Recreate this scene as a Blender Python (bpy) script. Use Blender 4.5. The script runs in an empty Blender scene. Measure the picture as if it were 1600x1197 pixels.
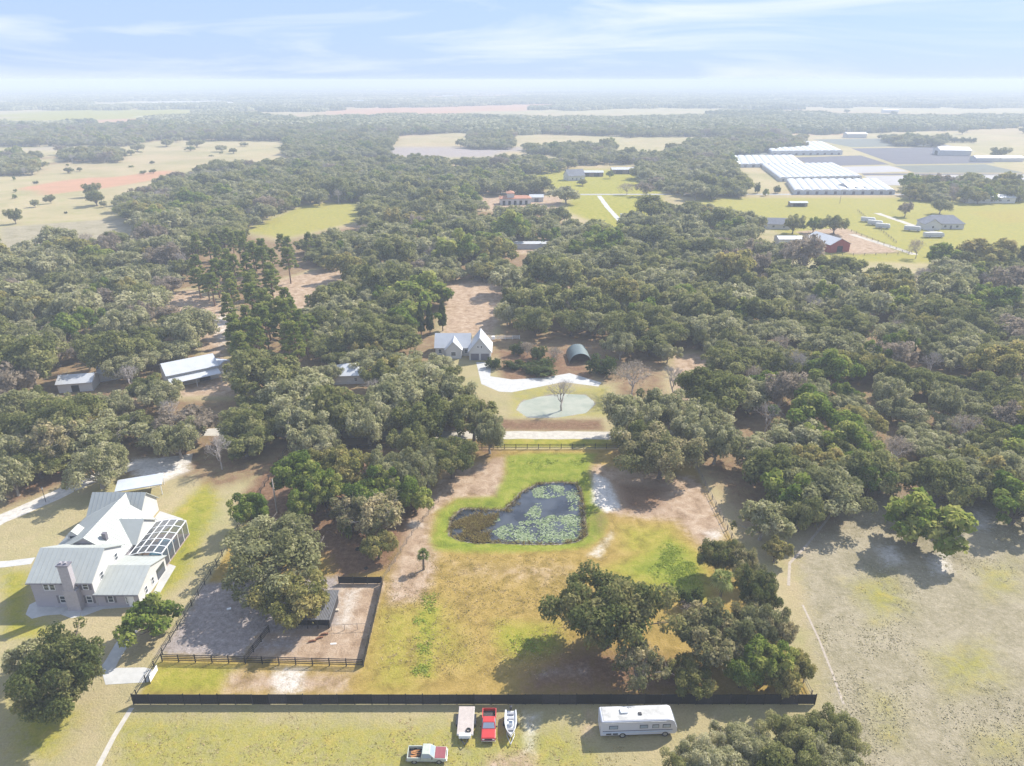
import bpy, bmesh, math, random
import numpy as np
from mathutils import Vector, Matrix

SC = bpy.context.scene
COL = SC.collection
# ---------------------------------------------------------------- camera
CAM_H, FPX = 82.0, 1109.0                 # drone height in metres, focal length in photo pixels
PITCH = math.atan((598.5 - 125.0) / FPX)
cam = bpy.data.cameras.new('camera'); camo = bpy.data.objects.new('camera', cam); COL.objects.link(camo)
camo.location = (0, 0, CAM_H); camo.rotation_euler = (math.pi / 2 - PITCH, 0, 0)
cam.sensor_width = 36.0; cam.lens = FPX / 1600.0 * 36.0; cam.clip_start = 0.5; cam.clip_end = 60000
SC.camera = camo
# ---------------------------------------------------------------- light
SUN_EL, SUN_AZ = math.radians(41), math.radians(50)
sun_dir = Vector((math.sin(SUN_AZ) * math.cos(SUN_EL), math.cos(SUN_AZ) * math.cos(SUN_EL), math.sin(SUN_EL)))
sl = bpy.data.lights.new('sun', 'SUN'); sl.energy = 3.2; sl.angle = math.radians(0.6); sl.color = (1, 0.95, 0.87)
so = bpy.data.objects.new('sun', sl); COL.objects.link(so); so.location = (200, 160, 300)
so.rotation_euler = sun_dir.to_track_quat('Z', 'Y').to_euler()
W = bpy.data.worlds.new('World'); SC.world = W; W.use_nodes = True
wn, wl = W.node_tree.nodes, W.node_tree.links
wn.clear()
sky = wn.new('ShaderNodeTexSky'); sky.sky_type = 'NISHITA'; sky.sun_disc = False
sky.sun_elevation = SUN_EL; sky.sun_rotation = SUN_AZ; sky.altitude = 50; sky.air_density = 1.0; sky.dust_density = 0.3; sky.ozone_density = 1.2
bg = wn.new('ShaderNodeBackground'); bg.inputs['Strength'].default_value = 0.046
tc = wn.new('ShaderNodeTexCoord'); mp = wn.new('ShaderNodeMapping'); mp.inputs['Scale'].default_value = (1.0, 1.0, 9.0); mp.inputs['Rotation'].default_value = (0.02, 0.04, 0.5)
nz = wn.new('ShaderNodeTexNoise'); nz.inputs['Scale'].default_value = 2.2; nz.inputs['Detail'].default_value = 8; nz.inputs['Roughness'].default_value = 0.55; nz.inputs['Distortion'].default_value = 0.8
rp = wn.new('ShaderNodeValToRGB'); rp.color_ramp.elements[0].position = 0.46; rp.color_ramp.elements[1].position = 0.72
rp.color_ramp.elements[1].color = (0.72, 0.72, 0.72, 1)
mx = wn.new('ShaderNodeMix'); mx.data_type = 'RGBA'; mx.inputs[7].default_value = (9.0, 9.3, 9.6, 1)   # thin cirrus
wo = wn.new('ShaderNodeOutputWorld')
wl.new(tc.outputs['Generated'], mp.inputs['Vector']); wl.new(mp.outputs['Vector'], nz.inputs['Vector']); wl.new(nz.outputs['Fac'], rp.inputs['Fac'])
wl.new(rp.outputs['Color'], mx.inputs[0])
tn = wn.new('ShaderNodeMix'); tn.data_type = 'RGBA'; tn.blend_type = 'MULTIPLY'; tn.inputs[0].default_value = 1.0; tn.inputs[7].default_value = (0.80, 0.92, 1.32, 1)   # clear winter blue
veil = wn.new('ShaderNodeMix'); veil.data_type = 'RGBA'; veil.inputs[0].default_value = 0.82; veil.inputs[7].default_value = (4.6, 6.0, 9.2, 1)   # even pale blue mixed over the sky, added to raise the ambient light
wl.new(sky.outputs['Color'], tn.inputs[6]); wl.new(tn.outputs[2], veil.inputs[6]); wl.new(veil.outputs[2], mx.inputs[6])
wl.new(mx.outputs[2], bg.inputs['Color']); wl.new(bg.outputs['Background'], wo.inputs['Surface'])
vs = SC.view_settings
vs.view_transform = 'Standard'; vs.look = 'None'; vs.gamma = 1.0; vs.use_curve_mapping = False; vs.exposure = 1.4
cy = SC.cycles
cy.max_bounces = 6; cy.diffuse_bounces = 4; cy.glossy_bounces = 2; cy.transmission_bounces = 3; cy.volume_bounces = 1; cy.transparent_max_bounces = 6
cy.use_denoising = True; cy.caustics_reflective = False; cy.caustics_refractive = False
HAZE_DENSITY = 0.00042

# ---------------------------------------------------------------- helpers
def G(u, v, z=0.0):
    """the point at height z under photo pixel (u, v)"""
    dx, dy = (u - 800.0) / FPX, (598.5 - v) / FPX
    y, zz = math.cos(PITCH) + dy * math.sin(PITCH), -math.sin(PITCH) + dy * math.cos(PITCH)
    t = -(CAM_H - z) / zz
    return (dx * t, y * t)

def pixel_of(x, y, z=0.0):
    d = y * math.cos(PITCH) + (CAM_H - z) * math.sin(PITCH)
    up = y * math.sin(PITCH) - (CAM_H - z) * math.cos(PITCH)
    return 800 + FPX * x / d, 598.5 - FPX * up / d, d

MATS = {}
def _nodes(name):
    m = bpy.data.materials.new(name); m.use_nodes = True
    m.node_tree.nodes.clear()
    return m, m.node_tree.nodes, m.node_tree.links

def mat(name, col, rough=0.8, var=0.18, scale=1.5, metal=0.0, bump=0.0, spec=0.3, col2=None, coat=0.0, stretch=(1, 1, 1), each=0.0):
    if name in MATS: return MATS[name]
    m, n, l = _nodes(name)
    tcn = n.new('ShaderNodeTexCoord'); mpn = n.new('ShaderNodeMapping'); mpn.inputs['Scale'].default_value = stretch
    no = n.new('ShaderNodeTexNoise'); no.inputs['Scale'].default_value = scale; no.inputs['Detail'].default_value = 6; no.inputs['Roughness'].default_value = 0.65
    r = n.new('ShaderNodeMapRange'); r.inputs[1].default_value = 0.3; r.inputs[2].default_value = 0.7
    mixn = n.new('ShaderNodeMix'); mixn.data_type = 'RGBA'
    c2 = col2 or tuple(c * (1 - var) for c in col)
    c1 = col if col2 else tuple(min(1, c * (1 + var * 0.5)) for c in col)
    mixn.inputs[6].default_value = (*c1, 1); mixn.inputs[7].default_value = (*c2, 1)
    p = n.new('ShaderNodeBsdfPrincipled'); p.inputs['Roughness'].default_value = rough; p.inputs['Metallic'].default_value = metal
    p.inputs['Specular IOR Level'].default_value = spec; p.inputs['Coat Weight'].default_value = coat
    o = n.new('ShaderNodeOutputMaterial')
    l.new(tcn.outputs['Object'], mpn.inputs['Vector']); l.new(mpn.outputs['Vector'], no.inputs['Vector'])
    l.new(no.outputs['Fac'], r.inputs[0]); l.new(r.outputs[0], mixn.inputs[0]); l.new(mixn.outputs[2], p.inputs['Base Color'])
    if each:                                   # every board or panel has faded a little differently
        oi = n.new('ShaderNodeObjectInfo'); hs = n.new('ShaderNodeHueSaturation'); mr = n.new('ShaderNodeMapRange'); mr.inputs[3].default_value = 1 - each; mr.inputs[4].default_value = 1 + each
        l.new(oi.outputs['Random'], mr.inputs[0]); l.new(mr.outputs[0], hs.inputs['Value']); l.new(mixn.outputs[2], hs.inputs['Color']); l.new(hs.outputs['Color'], p.inputs['Base Color'])
    if bump:
        b = n.new('ShaderNodeBump'); b.inputs['Strength'].default_value = bump; b.inputs['Distance'].default_value = 0.05
        l.new(no.outputs['Fac'], b.inputs['Height']); l.new(b.outputs['Normal'], p.inputs['Normal'])
    l.new(p.outputs['BSDF'], o.inputs['Surface'])
    MATS[name] = m
    return m

def leaf_mat(name, cols, translucent=0.45, spread=0.35):
    """foliage: colour from a random tint per leaf clump and a random per tree"""
    if name in MATS: return MATS[name]
    m, n, l = _nodes(name)
    at = n.new('ShaderNodeAttribute'); at.attribute_name = 'tint'
    oi = n.new('ShaderNodeObjectInfo')
    ma = n.new('ShaderNodeMath'); ma.operation = 'MULTIPLY_ADD'; ma.inputs[1].default_value = spread; 
    mb = n.new('ShaderNodeMath'); mb.operation = 'SUBTRACT'; mb.inputs[1].default_value = spread / 2
    l.new(oi.outputs['Random'], ma.inputs[0]); l.new(at.outputs['Fac'], ma.inputs[2]); l.new(ma.outputs[0], mb.inputs[0])
    rmp = n.new('ShaderNodeValToRGB'); e = rmp.color_ramp.elements
    while len(e) < len(cols): e.new(0.5)
    for i, c in enumerate(cols):
        e[i].position = i / (len(cols) - 1); e[i].color = (*c, 1)
    l.new(mb.outputs[0], rmp.inputs['Fac'])
    d = n.new('ShaderNodeBsdfDiffuse'); t = n.new('ShaderNodeBsdfTranslucent'); mxs = n.new('ShaderNodeMixShader'); mxs.inputs[0].default_value = translucent
    l.new(rmp.outputs['Color'], d.inputs['Color']); l.new(rmp.outputs['Color'], t.inputs['Color'])
    l.new(d.outputs[0], mxs.inputs[1]); l.new(t.outputs[0], mxs.inputs[2])
    o = n.new('ShaderNodeOutputMaterial'); l.new(mxs.outputs[0], o.inputs['Surface'])
    MATS[name] = m
    return m

class MB:
    """collects shapes into one mesh"""
    def __init__(s): s.v = []; s.f = []
    def add(s, vs, fs):
        b = len(s.v); s.v += [tuple(x) for x in vs]; s.f += [tuple(i + b for i in q) for q in fs]; return s
    def box(s, x0, x1, y0, y1, z0, z1):
        return s.add([(x0, y0, z0), (x1, y0, z0), (x1, y1, z0), (x0, y1, z0), (x0, y0, z1), (x1, y0, z1), (x1, y1, z1), (x0, y1, z1)],
                     [(3, 2, 1, 0), (4, 5, 6, 7), (0, 1, 5, 4), (1, 2, 6, 5), (2, 3, 7, 6), (3, 0, 4, 7)])
    def cbox(s, cx, cy, cz, sx, sy, sz): return s.box(cx - sx / 2, cx + sx / 2, cy - sy / 2, cy + sy / 2, cz - sz / 2, cz + sz / 2)
    def bar(s, a, b, w, h=None):
        """a square bar from a to b"""
        a, b = Vector(a), Vector(b); d = (b - a).normalized(); h = h or w
        up = Vector((0, 0, 1)) if abs(d.z) < 0.95 else Vector((1, 0, 0))
        r = d.cross(up).normalized(); q = r.cross(d)
        vs = [p + r * (w / 2 * i) + q * (h / 2 * j) for p in (a, b) for i, j in ((-1, -1), (1, -1), (1, 1), (-1, 1))]
        return s.add(vs, [(0, 1, 2, 3), (7, 6, 5, 4), (0, 4, 5, 1), (1, 5, 6, 2), (2, 6, 7, 3), (3, 7, 4, 0)])
    def slab(s, pts, t):
        """polygon pts (3-D, counter-clockwise seen from outside) thickened downwards along its normal by t"""
        pts = [Vector(p) for p in pts]; n = (pts[1] - pts[0]).cross(pts[2] - pts[0]).normalized(); k = len(pts)
        vs = pts + [p - n * t for p in pts]
        return s.add(vs, [tuple(range(k)), tuple(range(2 * k - 1, k - 1, -1))] + [((i + 1) % k, i, i + k, (i + 1) % k + k) for i in range(k)])
    def prism(s, prof, a, b, axis='x'):
        """extrude a 2-D profile (closed) from a to b along x, y or z"""
        k = len(prof)
        f = {'x': lambda p, t: (t, p[0], p[1]), 'y': lambda p, t: (p[0], t, p[1]), 'z': lambda p, t: (p[0], p[1], t)}[axis]
        vs = [f(p, a) for p in prof] + [f(p, b) for p in prof]
        return s.add(vs, [tuple(range(k)), tuple(range(2 * k - 1, k - 1, -1))] + [((i + 1) % k, i, i + k, (i + 1) % k + k) for i in range(k)])
    def cyl(s, c, r, h, n=12, r2=None, axis='z'):
        r2 = r if r2 is None else r2
        vs = []
        for t, rr in ((0, r), (h, r2)):
            for i in range(n):
                a = 2 * math.pi * i / n; p, q = rr * math.cos(a), rr * math.sin(a)
                vs.append({'z': (c[0] + p, c[1] + q, c[2] + t), 'x': (c[0] + t, c[1] + p, c[2] + q), 'y': (c[0] + p, c[1] + t, c[2] + q)}[axis])
        return s.add(vs, [tuple(range(n))[::-1], tuple(range(n, 2 * n))] + [(i, (i + 1) % n, (i + 1) % n + n, i + n) for i in range(n)])
    def tube(s, path, radii, n=5):
        path = [Vector(p) for p in path]; b = len(s.v); k = len(path)
        for i, p in enumerate(path):
            d = (path[min(i + 1, k - 1)] - path[max(i - 1, 0)]).normalized()
            up = Vector((0, 0, 1)) if abs(d.z) < 0.9 else Vector((1, 0, 0))
            r = d.cross(up).normalized(); q = r.cross(d)
            for j in range(n):
                a = 2 * math.pi * j / n
                s.v.append(tuple(p + (r * math.cos(a) + q * math.sin(a)) * radii[i]))
        for i in range(k - 1):
            for j in range(n):
                s.f.append((b + i * n + j, b + i * n + (j + 1) % n, b + (i + 1) * n + (j + 1) % n, b + (i + 1) * n + j))
        s.f.append(tuple(b + (k - 1) * n + j for j in range(n)))
        return s
    def mesh(s, name, m=None, smooth=False, bevel=0.0, recalc=True):
        me = bpy.data.meshes.new(name); me.from_pydata(s.v, [], s.f)
        if recalc or bevel:
            bm = bmesh.new(); bm.from_mesh(me); bmesh.ops.recalc_face_normals(bm, faces=bm.faces)
            if bevel: bmesh.ops.bevel(bm, geom=[e for e in bm.edges if e.is_manifold and e.calc_face_angle(0) > 0.4], offset=bevel, segments=2, profile=0.5, affect='EDGES')
            bm.to_mesh(me); bm.free()
        if m: me.materials.append(m)
        if smooth: me.polygons.foreach_set('use_smooth', [True] * len(me.polygons))
        me.update(); return me
    def build(s, name, m, parent=None, **k): return obj(name, s.mesh(name, m, **k), parent)

def obj(name, me, parent=None, loc=None):
    o = bpy.data.objects.new(name, me); COL.objects.link(o)
    if parent: o.parent = parent
    if loc: o.location = loc
    return o
def tag(o, label, cat, group=None):
    o['label'] = label; o['category'] = cat
    if group: o['group'] = group
    return o
def kind(o, k): o['kind'] = k; return o
def thing(name, label, cat, loc=(0, 0, 0), rotz=0.0, group=None):
    o = bpy.data.objects.new(name, None); COL.objects.link(o); o.location = loc; o.rotation_euler = (0, 0, rotz); o.empty_display_size = 0.3
    return tag(o, label, cat, group)
def inside(poly, x, y):
    """vectorised point in polygon"""
    x, y = np.asarray(x, float), np.asarray(y, float); c = np.zeros(x.shape, bool); k = len(poly)
    for i in range(k):
        (x1, y1), (x2, y2) = poly[i], poly[(i + 1) % k]
        if y1 == y2: continue
        c ^= ((y1 > y) != (y2 > y)) & (x < (x2 - x1) * (y - y1) / (y2 - y1) + x1)
    return c
def edge_dist(poly, x, y):
    d = np.full(np.shape(x), 1e9); k = len(poly)
    for i in range(k):
        (x1, y1), (x2, y2) = poly[i], poly[(i + 1) % k]
        ex, ey = x2 - x1, y2 - y1; L = ex * ex + ey * ey + 1e-9
        t = np.clip(((x - x1) * ex + (y - y1) * ey) / L, 0, 1)
        d = np.minimum(d, np.hypot(x - x1 - t * ex, y - y1 - t * ey))
    return d
def gp(pts, z=0.0): return [G(u, v, z) for u, v in pts]
# ---------------------------------------------------------------- ground sheet with ground cover masks
def _axis(segs):
    out = [segs[0][0]]
    for a, b, n, pw in segs:
        out += [a + (b - a) * (i / n) ** pw for i in range(1, n + 1)]
    return np.array(out)
gy = _axis([(-60, 55, 10, 1), (55, 165, 170, 1), (165, 460, 110, 1.25), (460, 16000, 60, 2.6)])
gxp = _axis([(0, 90, 110, 1), (90, 420, 70, 1.4), (420, 13000, 40, 2.6)])
gx = np.concatenate([-gxp[::-1], gxp[1:]])
GX, GY = np.meshgrid(gx, gy); FX, FY = GX.ravel(), GY.ravel()
LAYERS = {k: np.zeros(FX.shape, np.float32) for k in ('green', 'lush', 'litter', 'pink', 'sand', 'dirt', 'straw', 'orange', 'rough')}

def brush(layer, pts, soft=2.0, w=1.0, px=True, z=0.0):
    poly = gp(pts, z) if px else pts
    xs = [p[0] for p in poly]; ys = [p[1] for p in poly]
    sel = (FX > min(xs) - soft) & (FX < max(xs) + soft) & (FY > min(ys) - soft) & (FY < max(ys) + soft)
    if not sel.any(): return
    x, y = FX[sel], FY[sel]
    d = edge_dist(poly, x, y); ins = inside(poly, x, y)
    m = np.clip(0.5 + np.where(ins, d, -d) / (2 * soft), 0, 1) * w
    LAYERS[layer][sel] = np.maximum(LAYERS[layer][sel], m)
def zr3(pts): return [(640 + x / 3.2, 690 + y / 3.2) for x, y in pts]
def zr2(pts): return [(340 + x / 3.74, 680 + y / 3.74) for x, y in pts]
def zr1(pts): return [(200 + x / 3.478, 860 + y / 3.478) for x, y in pts]

POND_PX = zr3([(200, 440), (212, 385), (265, 338), (370, 342), (470, 345), (520, 300), (560, 255), (640, 215), (740, 205), (830, 210), (856, 250), (866, 330), (872, 420), (880, 470), (830, 502), (740, 513), (600, 513), (430, 505), (330, 507), (250, 492), (203, 470)])
POND = gp(POND_PX, -0.5)
POND2 = gp([(808, 640), (815, 628), (845, 620), (880, 616), (915, 618), (930, 630), (915, 645), (870, 652), (825, 652)], -0.3)
LOT = [(-54.0, 75.6), (43.3, 75.6), (42.0, 151.5), (-53.8, 151.0)]
# the lot
brush('straw', LOT, 1.0, 1.0, px=False)
brush('lush', zr3([(105, 500), (140, 350), (240, 285), (420, 275), (480, 160), (480, 70), (640, 55), (930, 60), (900, 150), (960, 330), (990, 400), (960, 480), (880, 530), (700, 548), (300, 555), (125, 540)]), 2.4, 0.95)
brush('green', zr3([(105, 500), (140, 350), (240, 285), (420, 275), (480, 160), (480, 70), (640, 55), (930, 60), (900, 150), (960, 330), (990, 400), (960, 480), (880, 530), (700, 548), (300, 555), (125, 540)]), 3.0, 0.8)
brush('lush', zr3([(1040, 640), (1180, 560), (1290, 470), (1420, 560), (1490, 700), (1470, 790), (1350, 770), (1200, 700)]), 3.5, 0.75)
brush('green', zr3([(980, 640), (1180, 540), (1290, 450), (1450, 560), (1500, 700), (1480, 820), (1350, 790), (1200, 740)]), 4, 1)
brush('green', zr3([(1010, 400), (1330, 400), (1420, 520), (1250, 620), (1020, 560)]), 4, 0.62)
brush('green', zr3([(430, 900), (740, 910), (800, 1060), (480, 1090), (420, 1000)]), 4, 0.95)
brush('lush', zr3([(480, 960), (720, 960), (740, 1050), (520, 1060)]), 3.5, 0.6)
brush('green', zr3([(0, 760), (200, 740), (330, 900), (420, 1100), (330, 1184), (0, 1184), (-150, 1180), (-180, 900)]), 6, 0.55)
brush('green', zr3([(20, 830), (170, 820), (130, 1184), (10, 1184)]), 2.5, 0.9)
brush('pink', zr3([(180, 150), (480, 70), (480, 170), (460, 275), (230, 285), (120, 360), (95, 520), (140, 640), (60, 800), (-60, 760), (-60, 420)]), 3, 0.95)
brush('pink', zr3([(890, 110), (1450, 180), (1590, 440), (1470, 540), (1330, 400), (1050, 370), (890, 330)]), 3.5, 0.95)
brush('pink', zr3([(150, 570), (850, 570), (900, 660), (700, 760), (150, 700)]), 5, 0.48)
brush('sand', zr3([(925, 160), (990, 190), (1055, 330), (985, 352), (915, 300)]), 1.6, 1.0)
brush('sand', zr3([(880, 570), (1010, 440), (1030, 460), (960, 590)]), 1.6, 0.6)
brush('sand', zr3([(1440, 440), (1580, 420), (1590, 500), (1480, 510)]), 2, 0.55)
brush('litter', zr3([(1010, 190), (1300, 220), (1290, 330), (1200, 370), (1050, 350)]), 3, 0.7)
brush('litter', zr3([(890, 340), (1010, 350), (990, 450), (925, 480)]), 2.5, 0.6)
brush('litter', zr3([(540, 1150), (700, 1060), (760, 1000), (1050, 1020), (1500, 1100), (1500, 1300), (540, 1300)]), 4, 0.75)
brush('dirt', zr3([(620, 1120), (920, 1100), (930, 1200), (600, 1200)]), 3, 0.55)
brush('litter', zr2([(120, 380), (330, 120), (1000, 100), (1300, 180), (1180, 420), (1110, 540), (1010, 780), (700, 850), (640, 700), (300, 600)]), 3, 1.0)
brush('pink', zr2([(330, 440), (560, 300), (700, 420), (400, 500)]), 2, 0.4)
brush('sand', zr2([(1110, 480), (1230, 510), (1200, 560), (1090, 545)]), 1.2, 0.5)
brush('pink', zr2([(980, 900), (1060, 620), (1200, 470), (1290, 700), (1200, 960), (1000, 1000)]), 3, 0.9)
brush('dirt', zr1([(400, 180), (1140, 140), (1140, 400), (700, 460), (630, 590), (160, 560), (330, 330)]), 1.6, 1.0)
brush('pink', zr1([(1140, 150), (1390, 160), (1275, 610), (630, 590), (700, 440), (1080, 400)]), 1.0, 1.0)
brush('sand', zr1([(1150, 190), (1290, 200), (1230, 440), (1100, 430)]), 2.0, 0.5)
brush('dirt', zr1([(660, 470), (1000, 440), (900, 560), (650, 570)]), 2.0, 0.7)
brush('green', zr1([(1250, 240), (1350, 240), (1310, 360), (1210, 350)]), 1.5, 0.8)
brush('green', zr1([(1120, 520), (1300, 480), (1270, 600), (1080, 590)]), 1.5, 0.75)
brush('sand', zr1([(770, 630), (990, 630), (950, 790), (770, 790)]), 1.6, 0.62)
brush('pink', zr1([(520, 640), (1250, 650), (1200, 790), (500, 790)]), 2.5, 0.7)
brush('green', zr1([(150, 600), (620, 620), (500, 790), (60, 790)]), 2.5, 0.8)
brush('green', zr1([(1340, 290), (1600, 290), (1600, 790), (1290, 790)]), 7, 0.75)
# beyond the lot
brush('rough', [(1240, 850), (1330, 760), (1700, 780), (1700, 1300), (1330, 1300), (1290, 1080)], 5, 1.0)
brush('pink', [(1205, 880), (1290, 780), (1330, 800), (1260, 900), (1300, 1090), (1260, 1080)], 5, 0.5)
for q in ([(1300, 900), (1400, 880), (1450, 960), (1360, 1000)], [(1420, 1010), (1560, 980), (1600, 1080), (1470, 1110)], [(1340, 1060), (1420, 1080), (1430, 1180), (1350, 1180)], [(1500, 880), (1600, 860), (1620, 940), (1530, 950)], [(1500, 1130), (1620, 1120), (1640, 1200), (1520, 1210)]): brush('green', q, 6, 0.58)
brush('sand', [(1360, 850), (1400, 845), (1420, 880), (1380, 890)], 2, 0.6)
brush('sand', [(1440, 865), (1485, 860), (1490, 895), (1455, 900)], 2, 0.7)
brush('sand', [(1500, 790), (1555, 790), (1560, 830), (1520, 835)], 2, 0.6)
brush('green', [(150, 1100), (230, 1100), (640, 1110), (760, 1110), (900, 1120), (1000, 1230), (150, 1240)], 4, 0.55)
brush('sand', [(810, 1110), (850, 1110), (840, 1180), (815, 1180)], 1.5, 0.55)
brush('pink', [(750, 1175), (840, 1160), (860, 1240), (740, 1240)], 2, 0.6)
brush('pink', [(905, 1105), (940, 1105), (935, 1160), (900, 1160)], 2, 0.6)
brush('green', [(0, 890), (50, 890), (50, 960), (120, 1000), (0, 1000)], 3, 0.85)
brush('green', [(230, 830), (330, 740), (350, 780), (300, 900), (230, 960)], 3, 0.75)
brush('lush', [(270, 820), (330, 760), (340, 800), (290, 880)], 3, 0.5)
brush('green', [(0, 1080), (150, 1100), (90, 1200), (0, 1200)], 4, 0.7)
brush('litter', [(0, 700), (120, 690), (130, 745), (0, 800)], 4, 0.85)
brush('litter', [(180, 720), (430, 700), (440, 740), (330, 770), (280, 740)], 3, 0.6)
brush('sand', [(205, 715), (295, 713), (300, 735), (230, 765), (205, 745)], 2, 0.75)
brush('litter', [(690, 652), (945, 652), (945, 674), (690, 674)], 2, 0.8)
brush('green', [(690, 684), (1050, 684), (1050, 700), (690, 700)], 1.5, 0.8)
brush('litter', [(770, 545), (910, 545), (940, 600), (780, 600)], 3, 0.75)
brush('green', [(790, 600), (960, 600), (960, 655), (790, 655)], 3, 0.5)
for q in ([(695, 440), (780, 435), (795, 465), (770, 525), (690, 525)], [(430, 440), (535, 410), (540, 440), (480, 485), (420, 475)],
          [(235, 465), (300, 450), (360, 480), (350, 590), (390, 620), (270, 620), (330, 560), (240, 495)], [(880, 430), (925, 440), (905, 480), (850, 470)],
          [(1050, 555), (1110, 550), (1095, 645), (1050, 645)], [(735, 305), (880, 308), (870, 332), (735, 328)], [(795, 372), (865, 372), (855, 396), (795, 396)]):
    brush('pink', q, 4, 0.95)
brush('sand', [(335, 495), (358, 490), (355, 530), (340, 560)], 3, 0.7)
brush('green', [(365, 362), (470, 318), (565, 312), (580, 345), (440, 376)], 8, 0.62)
brush('green', [(795, 262), (1010, 262), (1040, 300), (1030, 345), (960, 360), (880, 330), (890, 300), (800, 290)], 8, 0.85)
brush('green', [(1080, 308), (1600, 308), (1700, 330), (1700, 420), (1250, 410), (1190, 345), (1080, 325)], 8, 0.62)
brush('pink', [(1240, 362), (1320, 355), (1410, 395), (1330, 398)], 4, 0.9)
brush('orange', [(20, 298), (60, 285), (180, 276), (270, 265), (260, 278), (180, 292), (80, 304)], 10, 0.95)
brush('orange', [(0, 192), (150, 186), (330, 182), (330, 186), (160, 193), (0, 198)], 20, 0.6)
brush('orange', [(480, 172), (720, 164), (860, 160), (900, 170), (700, 178), (520, 182)], 40, 0.7)
brush('orange', [(560, 150), (850, 146), (860, 156), (640, 160)], 60, 0.6)
brush('orange', [(1500, 330), (1700, 318), (1700, 350), (1560, 350)], 8, 0.7)
brush('orange', [(1210, 205), (1330, 203), (1370, 210), (1240, 216)], 10, 0.6)
brush('green', [(0, 174), (150, 172), (330, 172), (330, 182), (130, 188), (0, 190)], 20, 0.9)
brush('sand', [(225, 182), (320, 176), (330, 181), (240, 189)], 12, 0.8)
brush('sand', [(120, 165), (260, 158), (400, 156), (390, 162), (240, 167), (130, 171)], 30, 0.7)
brush('dirt', [(590, 232), (700, 226), (830, 226), (810, 240), (700, 248), (600, 244)], 8, 0.8)
brush('dirt', [(0, 224), (95, 222), (190, 226), (150, 236), (0, 238)], 8, 0.5)
brush('rough', [(0, 355), (200, 340), (240, 370), (100, 375), (0, 400)], 6, 0.9)

GZ = np.zeros(FX.shape)
for P, dep, bank in ((POND, 1.6, 3.0), (POND2, 1.0, 2.5)):
    xs = [p[0] for p in P]; ys = [p[1] for p in P]
    sel = (FX > min(xs) - 12) & (FX < max(xs) + 12) & (FY > min(ys) - 12) & (FY < max(ys) + 12)
    d = edge_dist(P, FX[sel], FY[sel]); s = np.where(inside(P, FX[sel], FY[sel]), d, -d)
    lvl = 0.5 if dep > 1.2 else 0.3
    GZ[sel] = np.where(s > 0, -lvl - np.clip(s, 0, 2.5) / 2.5 * dep, -lvl * np.clip(1 + s / bank, 0, 1) ** 1.5)
    LAYERS['dirt'][sel] = np.maximum(LAYERS['dirt'][sel], np.clip(0.9 + s / 0.8, 0, 1))
nx_, ny_ = len(gx), len(gy)
idx = np.arange(nx_ * ny_).reshape(ny_, nx_)
quads = np.stack([idx[:-1, :-1], idx[:-1, 1:], idx[1:, 1:], idx[1:, :-1]], -1).reshape(-1, 4)
gm = bpy.data.meshes.new('ground')
gm.vertices.add(len(FX)); gm.vertices.foreach_set('co', np.stack([FX, FY, GZ], -1).astype(np.float32).ravel())
gm.loops.add(quads.size); gm.loops.foreach_set('vertex_index', quads.ravel().astype(np.int32))
gm.polygons.add(len(quads)); gm.polygons.foreach_set('loop_start', np.arange(0, quads.size, 4, dtype=np.int32))
gm.update(calc_edges=True); gm.validate()
gm.polygons.foreach_set('use_smooth', np.ones(len(quads), bool))

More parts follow.
